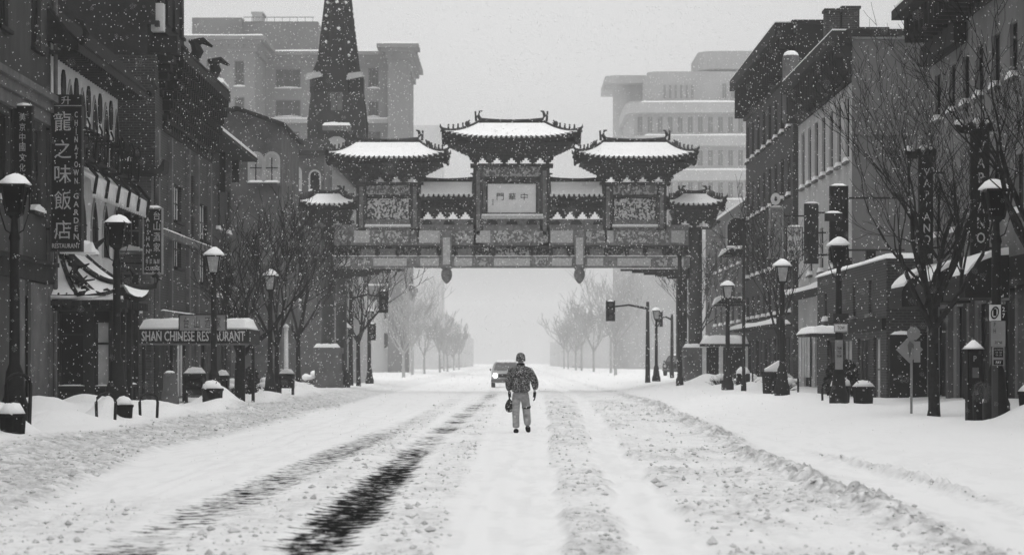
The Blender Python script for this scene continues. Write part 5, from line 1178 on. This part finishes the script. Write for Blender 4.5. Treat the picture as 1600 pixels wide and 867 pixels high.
# diamond sign
d6 = thing('diamond_sign', (9.1, 55.7, .4), 'pale diamond sign with a round plate on a thin post by the large tree', 'sign')
Y = 55.7; MB().box(XP(1422.5, Y), XP(1426, Y), Y, Y + .04, .35, ZP(510, Y)).build('post', 'sign_grey', d6)
c = PX(1421, 546, Y); MB().prism([(0, -.31), (.31, 0), (0, .31), (-.31, 0)], Y - .03, Y - .005, lambda p, q, a: (c.x + p, a, c.z + q)).build('plate', 'sign_grey', d6)
MB().prism([(0, -.2), (.05, .05), (.14, -.02), (.12, .09), (0, .2), (-.05, .1)], Y - .037, Y - .031, lambda p, q, a: (c.x + p, a, c.z + q)).build('symbol', 'mid_stone', d6)
c = PX(1427, 521, Y); MB().prism([(.16 * math.cos(t * .7854 + .39), .16 * math.sin(t * .7854 + .39)) for t in range(8)], Y - .06, Y - .04, lambda p, q, a: (c.x + p, a, c.z + q)).build('plate', 'sign_grey', d6)
plate(d6, 1428, 1438, 533, 566, Y - .07, 'sign_grey')
# parking pay station
pm = thing('parking_meter', (XP(1523, 47.5), 47.5, .3), 'black parking pay station marked P with a cone of snow on top', 'parking meter')
Y = 47.4; MB().box(XP(1512, Y), XP(1535, Y), Y, Y + .28, .3, ZP(545, Y)).build('cabinet', 'black', pm)
MB().box(XP(1514, Y), XP(1533, Y), Y - .03, Y - .002, ZP(600, Y), ZP(550, Y)).build('face_panel', 'iron', pm)
text('lettering', 'P', .2, 'sign_grey', pm, (XP(1523, Y), Y - .04, ZP(560, Y)), w=.06, h=.11, ext=.004); MB().box(XP(1519, Y), XP(1529, Y), Y - .04, Y - .031, ZP(590, Y), ZP(574, Y)).build('screen', 'mid_stone', pm)
MB().lathe(XP(1523, Y), Y + .14, [(.22, ZP(545, Y)), (.17, ZP(541, Y)), (.03, ZP(531, Y))], 10).build('snow_cap', 'snow', pm, smooth=True)
# bicycle hoops
def hoop(x, y, label, h=.75):
    z = gz(x, y) - .25; pts = [(x, y - .18, z), (x, y - .2, z + h * .8)] + [(x, y - .2 * math.cos(math.pi * k / 6), z + h * .8 + .2 * math.sin(math.pi * k / 6)) for k in range(1, 6)] + [(x, y + .2, z + h * .8), (x, y + .18, z)]
    pts = [(p[0] + (p[1] - y) * .9, p[1], p[2]) for p in pts]; o = MB().tube(pts, .035, 8).build('bike_hoop', 'iron', None, smooth=True); tag(o, label, 'bike rack', 'bicycle hoops set along the kerb')
hoop(-8.85, 43.6, 'black bicycle hoop at the foot of the nearest left lamp', .95); hoop(9.0, 46.6, 'black bicycle hoop at the foot of the right edge lamp', .95)
hoop(-8.9, 53.3, 'black bicycle hoop half buried before the restaurant porch'); hoop(-8.5, 56.9, 'black bicycle hoop just right of the porch lamp')
hoop(9.35, 86, 'black bicycle hoop beside the snow topped bin'); hoop(9.4, 72.5, 'black bicycle hoop behind the pair of planters'); hoop(9.5, 89, 'black bicycle hoop farthest along the right kerb')
# tree boxes / planters with snow
def planter(x, y, w_, d_, h_, label, name='planter', snow=.25, rim=True, grp='snow covered planters and boxes', cat='planter'):
    z = gz(x, y) - .15; root = thing(name, (x, y, z), label, cat, grp)
    mb = MB().lathe(x, y, [(w_ * .62, z), (w_ * .7, z + h_ * .85), (w_ * .76, z + h_ * .87), (w_ * .76, z + h_)], 10); mb.build('body', 'black', root)
    b = MB().blob((x, y, z + h_), (w_ * .7, w_ * .7, min(snow, .24) * random.uniform(.6, 1.1)), 9, 6, .13, int(x * 10) + int(y)); b.build('snow_cap', 'snow', root, smooth=True)
    if rim:
        g_ = MB()
        for k in range(5): a = R(72 * k + 10); g_.tube([(x + w_ * .3 * math.cos(a), y + w_ * .3 * math.sin(a), z + h_), (x + w_ * .75 * math.cos(a), y + w_ * .5 * math.sin(a), z + h_ + .2)], [.02, .008], 4)
        g_.build('dead_stems', 'bark', root)
    return root
planter(9.25, 68.6, .42, .4, .62, 'left planter of the pair heaped with snow by the lamp'); planter(9.85, 68.2, .42, .4, .62, 'right planter of the pair heaped with snow by the lamp')
planter(-8.85, 71.8, .45, .4, .5, 'dark planter with snow at the foot of the canopy lamp')
planter(9.6, 45.0, .33, .3, .42, 'small box with snow at the foot of the right edge lamp', snow=.18, rim=False)
planter(-8.75, 42.6, .34, .3, .45, 'small dark box under snow at the nearest left lamp', snow=.4, rim=False)
planter(-8.8, 55.2, .28, .3, .4, 'small dark box under snow at the porch lamp', snow=.35, rim=False)
def bin_(x, y, label):
    z = gz(x, y) - .1; root = thing('litter_bin', (x, y, z), label, 'litter bin'); mb = MB().lathe(x, y, [(.34, z), (.38, z + .75), (.42, z + .78), (.42, z + .88)], 12)
    mb.build('body', 'black', root); mb = MB()
    for k in range(16): t = 2 * math.pi * k / 16; mb.tube([(x + .36 * math.cos(t), y + .36 * math.sin(t), z), (x + .4 * math.cos(t), y + .4 * math.sin(t), z + .8)], .014, 4)
    mb.build('slats', 'iron', root); MB().prism([(-.3, 0), (.4, 0), (.38, .42), (.2, .4), (-.3, .1)], y - .25, y + .25, lambda p, q, a: (x + p, a, z + .88 + q)).build('snow_cap', 'snow', root); return root
bin_(9.4, 87.5, 'dark litter bin with a wedge of snow on its lid')
def news(x, y, w_, h_, label):
    z = gz(x, y) - .1; root = thing('newspaper_box', (x, y, z), label, 'newspaper box', 'newspaper boxes on the left pavement'); mb = MB().box(x - w_ / 2, x + w_ / 2, y - .25, y + .25, z + .35, z + h_); mb.build('body', 'black', root)
    mb = MB()
    for a in (-1, 1): MB().box(x + a * w_ * .42 - .04, x + a * w_ * .42 + .04, y - .2, y + .2, z, z + .35).build('leg', 'iron', root); MB().box(x - w_ * .35, x + w_ * .35, y - .262, y - .252, z + .6, z + h_ - .12).build('window', 'mid_stone', root); rough_snow('snow_cap', root, x - w_ / 2, x + w_ / 2, y - .25, y + .25, z + h_, .22, 5)
news(-9.85, 75.5, .65, 1.0, 'wide newspaper box with snow near the canopy post'); news(-9.1, 76.4, .4, .95, 'narrow newspaper box with snow beside the wider one')
news(-8.9, 96, .6, .9, 'newspaper box with snow beyond the forked tree'); 
# buried post boxes and shrubs
def snowy_bush(x, y, r_, label):
    z = gz(x, y) - .1; root = thing('snowy_shrub', (x, y, z), label, 'shrub', 'low shrubs sagging under snow'); rq = random.Random(int(x * 13 + y * 7)); mb = MB()
    for k in range(46):
        a = rq.random() * 6.283; e = rq.uniform(.2, 1.3); d = Vector((math.cos(a) * math.cos(e), math.sin(a) * math.cos(e), math.sin(e))); L_ = r_ * rq.uniform(.8, 1.35)
        mb.tube([(x, y, z), Vector((x, y, z)) + d * L_ * .6, Vector((x, y, z)) + d * L_ + Vector((0, 0, -.05))], [.02, .012, .006], 4, caps=False)
    mb.build('branches', 'black', root); mb = MB()
    for k in range(9): a = rq.random() * 6.283; q = r_ * rq.uniform(.1, .75); mb.blob((x + q * math.cos(a), y + q * math.sin(a), z + r_ * rq.uniform(.55, .95)), (r_ * rq.uniform(.22, .42), r_ * rq.uniform(.22, .4), r_ * rq.uniform(.12, .22)), 9, 6, .12, k)
    mb.build('snow_cap', 'snow', root, smooth=True)
for q, (x, y, r_) in enumerate(((10.9, 97, .6), (10.4, 109, .7), (11.6, 106, .75), (9.9, 116, .6), (11.9, 88, .5), (-11.2, 96, .7), (-10.6, 104, .7), (-11.3, 112, .8), (10.9, 140, .9), (11.8, 148, 1.0), (-11.3, 140, .9))):
    snowy_bush(x, y, r_, 'low shrub sagging under snow ' + ['below the white character sign', 'beside the rounded mail box', 'against the dark brick building front', 'at the kerb just before the right archway column', 'by the low brick shop behind the litter bin',
        'against the left shop house near the canopy', 'behind the lamp post left of the forked tree', 'at the foot of the gabled hall', 'just beyond the right archway column', 'farthest of those beyond the right archway column', 'behind the left archway column'][q])
def column_shrub(x, y, h_, label):
    z = gz(x, y) - .1; root = thing('clipped_shrub', (x, y, z), label, 'shrub', 'clipped evergreen shrubs'); r = random.Random(int(x * 31 + y)); mb = MB(); MB().tube([(x, y, z), (x, y, z + h_ * .7)], .04, 6).build('stem', 'bark', root)
    for k in range(420):
        t = r.random(); a = r.random() * 6.283; rad = .34 * (math.sin(math.pi * (.12 + .85 * t)) ** .6) * r.random() ** .4; c = Vector((x + rad * math.cos(a), y + rad * math.sin(a), z + .15 + t * (h_ - .15))); s_ = .07
        u = Vector((r.uniform(-1, 1), r.uniform(-1, 1), r.uniform(-1, 1))).normalized() * s_; v = u.cross(Vector((r.uniform(-1, 1), r.uniform(-1, 1), .3))).normalized() * s_ * .6
        mb.quad(c - u, c + v, c + u, c - v)
    mb.build('foliage', 'black', root)
column_shrub(10.6, 80, 1.25, 'dark clipped shrub left of the brick shop window'); column_shrub(10.7, 77.4, 1.3, 'dark clipped shrub right of its twin by the brick shop')
column_shrub(-9.4, 87.5, 1.1, 'small dark evergreen between the left trees')
# utility drum / stump on left
st_ = thing('stone_bollard', (-10.55, 75, .1), 'thick tapered stone bollard under the canopy', 'bollard'); MB().lathe(-10.55, 75, [(.3, .1), (.28, .5), (.22, .8), (.2, 1.25), (.12, 1.32)], 12).build('shaft', 'mid_stone', st_, smooth=True); MB().blob((-10.55, 75, 1.3), (.16, .16, .07), 8, 5).build('snow_cap', 'snow', st_)
for x, Yb, lab in ((1247, 84, 'thin dark stake beside the bicycle hoops'), (1176, 105, 'thin dark stake near the snowy shelter')):
    xx = XP(x, Yb); z = gz(xx, Yb); o = MB().tube([(xx, Yb, z - .1), (xx, Yb, z + .55)], .035, 6).build('stake', 'iron'); tag(o, lab, 'post')
# mail box with snow hump
mbx = thing('mail_box', (XP(1161, 104), 104, .4), 'rounded box with a big hump of snow near the shelter', 'mail box'); xx = XP(1161, 104); MB().box(xx - .28, xx + .28, 103.8, 104.3, .4, 1.15).build('body', 'black', mbx); MB().blob((xx, 104.05, 1.15), (.3, .28, .3), 12, 8).build('snow_cap', 'snow', mbx, smooth=True)

# ------------------------------------------------------------------ vehicles
def vehicle(x, y, label, scale=1, lit=True, rz=0, m='car_paint', van=False):
    z = gz(x, y) - .03; root = thing('suv', (x, y, z), label, 'car', None, rz); W = .92 * scale
    prof = [(0.0, .35), (.02, .75), (.12, .98), (1.15, 1.1), (1.75, 1.62), (4.1, 1.66), (4.5, 1.1), (4.55, .4), (3.9, .3), (.7, .3)]
    mb = MB()
    def T(p, q, a): # a -1..1
        tz = max(0, (q - 1.05) / .6); return (a * (W - .2 * tz - (.08 if p < .1 else 0)), p, q)
    mb.prism(prof, -1, 1, T)
    bo = mb.build('body', m, root, local=True); bm_ = bo.modifiers.new('b', 'BEVEL'); bm_.width = .09; bm_.segments = 4
    MB().prism([(1.13, 1.125), (1.7, 1.585), (1.69, 1.6), (1.1, 1.14)], -.86, .86, T).build('windshield', 'mid_stone', root, local=True)
    MB().prism([(1.45, 1.15), (1.85, 1.56), (4.0, 1.56), (4.2, 1.15)], 1.0, 1.012, T).build('side_window', 'glass', root, local=True); MB().prism([(1.45, 1.15), (1.85, 1.56), (4.0, 1.56), (4.2, 1.15)], -1.012, -1.0, T).build('side_window', 'glass', root, local=True)
    MB().box(-.5, .5, -.03, -.002, .66, .88).build('grille', 'black', root, local=True); MB().box(-.88, .88, -.08, -.002, .38, .56).build('bumper', 'mid_stone', root, local=True)
    for sx in (-1, 1):
        MB().lathe(0, 0, [(.02, 0), (.11, .0), (.12, .03), (.02, .04)], 12).build('headlight', 'headlight' if lit else 'lamp_glass', root, local=True)
        o = [c for c in root.children if c.name.startswith('headlight')][-1]; o.location = (sx * .68, -.005, .78); o.rotation_euler = (R(90), 0, 0)
        MB().box(sx * (W + .02) - .1 * (sx < 0), sx * (W + .02) + .1 * (sx > 0), 1.3, 1.4, 1.08, 1.22).build('mirror', 'black', root, local=True)
        for yy in (.85, 3.7):
            wv = MB().tube([(sx * (W - .22), yy, .34), (sx * (W + .01), yy, .34)], .34, 18).build('wheel', 'tyre', root, local=True); WL[wv] = Vector((0, 0, 0)); MB().tube([(sx * (W + .011), yy, .34), (sx * (W + .02), yy, .34)], .19, 12).build('rim', 'mid_stone', wv, local=True)
    mb = MB(); mb.prism([(1.8, 1.64), (4.05, 1.68), (4.0, 1.76), (2.0, 1.74)], -.8, .8, T); mb.build('roof_snow', 'snow', root, local=True)
    return root
vehicle(-.4, 156, 'snowy suv with a bright headlight driving towards the viewer')
vehicle(XP(1052, 196), 196, 'snow covered car parked beyond the right archway column', lit=False, rz=R(-14), m='dark_stone')

# ------------------------------------------------------------------ the walker
def skin(name, V, E, rad, m, parent, root_i=0, sub=2, extra=None):
    me = bpy.data.meshes.new(name); me.from_pydata(V, E, []); o = bpy.data.objects.new(name, me); col.objects.link(o)
    md = o.modifiers.new('s', 'SKIN'); md.use_smooth_shade = True
    if not me.skin_vertices: bpy.context.view_layer.objects.active = o; bpy.ops.mesh.customdata_skin_add()
    for i, sv in enumerate(me.skin_vertices[0].data):
        r_ = rad[i]; sv.radius = r_ if isinstance(r_, tuple) else (r_, r_); sv.use_root = (i == root_i)
    sb_ = o.modifiers.new('d', 'SUBSURF'); sb_.levels = sub; sb_.render_levels = sub
    bpy.context.view_layer.update()
    nm = bpy.data.meshes.new_from_object(o.evaluated_get(bpy.context.evaluated_depsgraph_get())); bpy.data.objects.remove(o)
    nm.name = name
    if extra:
        base = len(nm.vertices); v = [tuple(q.co) for q in nm.vertices] + extra.v; f = [tuple(p.vertices) for p in nm.polygons] + [tuple(base + i for i in q) for q in extra.f]
        nm = bpy.data.meshes.new(name); nm.from_pydata(v, [], f)
    nm.materials.clear(); nm.materials.append(M[m]); nm.polygons.foreach_set('use_smooth', [True] * len(nm.polygons)); nm.update()
    return place(name, nm, parent)
PY, PXX = 54.4, XP(813.5, 54.4)
pz = gz(PXX, PY) - .01
ps = thing('person', (PXX, PY, pz), 'person in dark snowy jacket, beanie and pale jeans walking away down the road', 'person')
# body: one continuous figure with head, hands and fingers (local coords, facing +Y)
V = [(0, 0, .95), (0, 0, 1.15), (0, 0, 1.36), (0, .01, 1.47), (0, .02, 1.53), (0, .03, 1.61), (0, .03, 1.69)]
Rd = [(.14, .1), (.13, .09), (.14, .09), .06, .055, (.075, .09), (.065, .08)]; E = [(0, 1), (1, 2), (2, 3), (3, 4), (4, 5), (5, 6)]
def chain(start, pts, rads):
    prev = start
    for p_, r_ in zip(pts, rads): V.append(p_); Rd.append(r_); E.append((prev, len(V) - 1)); prev = len(V) - 1
    return prev
for s in (-1, 1):
    ex = -.27 if s < 0 else .31
    wr_ = chain(2, [(s * .17, 0, 1.4), (ex, -.03, 1.13), (ex * (.93 if s < 0 else 1.02), .03, .9)], [.06, .042, .028])
    hx, hy, hz2 = V[wr_]
    pm_ = chain(wr_, [(hx, hy + .01, hz2 - .07)], [(.022, .038)])
    for k, ln in enumerate((.075, .085, .08, .065)):
        oy = -.03 + .021 * k; chain(pm_, [(hx + s * .004, hy + .01 + oy, hz2 - .1), (hx - s * .004, hy + .012 + oy, hz2 - .1 - ln * .55), (hx - s * .028, hy + .012 + oy, hz2 - .1 - ln * .85)], [.0095, .0085, .0075])
    chain(pm_, [(hx - s * .02, hy + .05, hz2 - .06), (hx - s * .028, hy + .06, hz2 - .1)], [.011, .009])
lg = {-1: [(-.09, 0, .86), (-.1, .02, .48), (-.1, -.02, .1)], 1: [(.09, 0, .86), (.13, .07, .5), (.16, -.07, .15)]}
for s in (-1, 1): chain(0, lg[s], [(.09, .09), .06, .045])
ex_ = MB()
for s in (-1, 1): ex_.blob((s * .085, .03, 1.64), (.015, .028, .035), 8, 6); ex_.blob((s * .032, .115, 1.66), (.014, .01, .01), 8, 6)
ex_.blob((0, .13, 1.63), (.014, .022, .024), 8, 6); ex_.blob((0, .118, 1.585), (.026, .01, .008), 8, 5)
skin('body', V, E, Rd, 'skin', ps, extra=ex_)
# gloves cover the hands: same finger chains slightly thicker
for s in (-1, 1):
    V, Rd, E = [], [], []; ex = -.27 * .93 if s < 0 else .31 * 1.02
    V.append((ex, .025, .93)); Rd.append(.04); V.append((ex, .03, .88)); Rd.append(.036); E.append((0, 1))
    pm_ = chain(1, [(ex, .04, .83)], [(.03, .05)])
    for k, ln in enumerate((.075, .085, .08, .065)):
        oy = -.034 + .024 * k; chain(pm_, [(ex + s * .004, .04 + oy, .79), (ex - s * .006, .042 + oy, .79 - ln * .55), (ex - s * .034, .042 + oy, .79 - ln * .85)], [.0135, .0125, .011])
    chain(pm_, [(ex - s * .024, .085, .84), (ex - s * .034, .095, .79)], [.015, .013]); skin('glove', V, E, Rd, 'cloth_dark', ps)
# jacket
V = [(0, 0, .885), (0, 0, .97), (0, 0, 1.15), (0, -.01, 1.3), (0, 0, 1.42), (0, .01, 1.5), (0, .02, 1.545)]; Rd = [(.2, .15), (.215, .16), (.22, .16), (.215, .155), (.17, .13), (.09, .09), (.075, .08)]; E = [(i, i + 1) for i in range(6)]
chain(4, [(-.2, 0, 1.38), (-.265, -.03, 1.22), (-.275, -.02, 1.05), (-.258, .02, .93)], [.095, .092, .08, .052])
chain(4, [(.2, 0, 1.38), (.285, -.03, 1.22), (.33, -.02, 1.08), (.325, .02, .95)], [.095, .1, .095, .055])
skin('jacket', V, E, Rd, 'jacket', ps, root_i=2)
# trousers
V = [(0, 0, .98), (0, 0, .88)]; Rd = [(.165, .12), (.17, .125)]; E = [(0, 1)]
chain(1, [(-.1, 0, .78), (-.11, .02, .48), (-.105, 0, .28), (-.1, -.02, .1)], [.112, .092, .084, .086]); chain(1, [(.1, 0, .78), (.13, .07, .5), (.145, .0, .3), (.16, -.07, .15)], [.112, .095, .088, .086])
skin('trousers', V, E, Rd, 'jeans', ps)
MB().tube([(.125, .05, .6), (.128, .06, .56)], [.1, .1], 14).build('knee_strap', 'cloth_dark', ps, smooth=True, local=True)
for s, a, lift in ((-1, (-.1, -.02, .05), 0), (1, (.16, -.08, .12), 1)):
    V = [(a[0], a[1] - .05, a[2] + .0), (a[0], a[1] + .02, a[2] - .005), (a[0] + s * .01, a[1] + .12, a[2] - .015 - lift * .05), (a[0] + s * .02, a[1] + .19, a[2] - .02 - lift * .075)]; Rd = [(.06, .06), (.065, .06), (.058, .042), (.045, .03)]; E = [(0, 1), (1, 2), (2, 3)]
    skin('shoe', V, E, Rd, 'cloth_dark', ps)
mb = MB(); mb.lathe(0, .03, [(.098, 1.6), (.106, 1.62), (.106, 1.67), (.102, 1.70), (.09, 1.745), (.06, 1.78), (.015, 1.795)], 16); mb.build('beanie', 'jacket', ps, smooth=True, local=True)
mb = MB(); mb.lathe(0, .015, [(.085, 1.49), (.095, 1.53), (.08, 1.56)], 14); mb.build('collar', 'cloth_dark', ps, smooth=True, local=True)
# bag held in the left hand
bx_, bz_ = PXX - .25, pz
bg_ = thing('bag', (bx_, PY + .04, bz_ + .45), "small dark drawstring bag hanging from the walker's left hand", 'bag')
mb = MB(); mb.lathe(bx_, PY + .04, [(.03, bz_ + .46), (.075, bz_ + .49), (.1, bz_ + .56), (.095, bz_ + .63), (.06, bz_ + .71), (.028, bz_ + .75)], 14); mb.build('sack', 'bag_cloth', bg_, smooth=True)
MB().tube([(bx_, PY + .04, bz_ + .74), (bx_ - .004, PY + .04, bz_ + .82)], [.022, .012], 8).build('strap', 'cloth_dark', bg_)

# ------------------------------------------------------------------ falling snow
rng = np.random.default_rng(11); mb = MB(); NF = 34000
Yf = 7 + (125 - 7) * rng.random(NF) ** .75; hwid = Yf * .235 + .8; Xf = (rng.random(NF) * 2 - 1) * hwid; Zf = rng.random(NF)
Yn_ = rng.uniform(3.2, 12, 170); Xf = np.concatenate([Xf, (rng.random(170) * 2 - 1) * Yn_ * .24]); Yf = np.concatenate([Yf, Yn_]); Zf = np.concatenate([Zf, rng.random(170)])
for x, y, q in zip(Xf, Yf, Zf):
    zlo = max(.1, 1.6 - y * .09); zhi = 1.6 + y * .165 + .5; z = zlo + (zhi - zlo) * q
    s = min(.017, max(.0028, y * random.uniform(.00008, .00025))); b = len(mb.v)
    for v in OCT: mb.v.append((x + v[0] * s, y + v[1] * s, z + v[2] * s * 1.3))
    mb.f += [(b + i, b + j, b + k) for i, j, k in OF]
o = mb.build('falling_snow', 'flake', smooth=True); tag(o, 'white snowflakes drifting through the air over the street', 'snowflakes', kind='stuff')

# ------------------------------------------------------------------ haze
mh = bpy.data.materials.new('haze'); mh.use_nodes = True; mh.node_tree.nodes.clear()
pv = mh.node_tree.nodes.new('ShaderNodeVolumePrincipled'); oo = mh.node_tree.nodes.new('ShaderNodeOutputMaterial'); pv.inputs['Color'].default_value = (.95, .95, .95, 1); pv.inputs['Density'].default_value = HAZE_DENSITY; pv.inputs['Anisotropy'].default_value = .0
mh.node_tree.links.new(pv.outputs[0], oo.inputs['Volume'])
hz = MB().box(-260, 260, -45, 2600, -1.3, 66).build('haze', mh); tag(hz, 'pale snowy air fading the far end of the street', 'haze', kind='stuff')
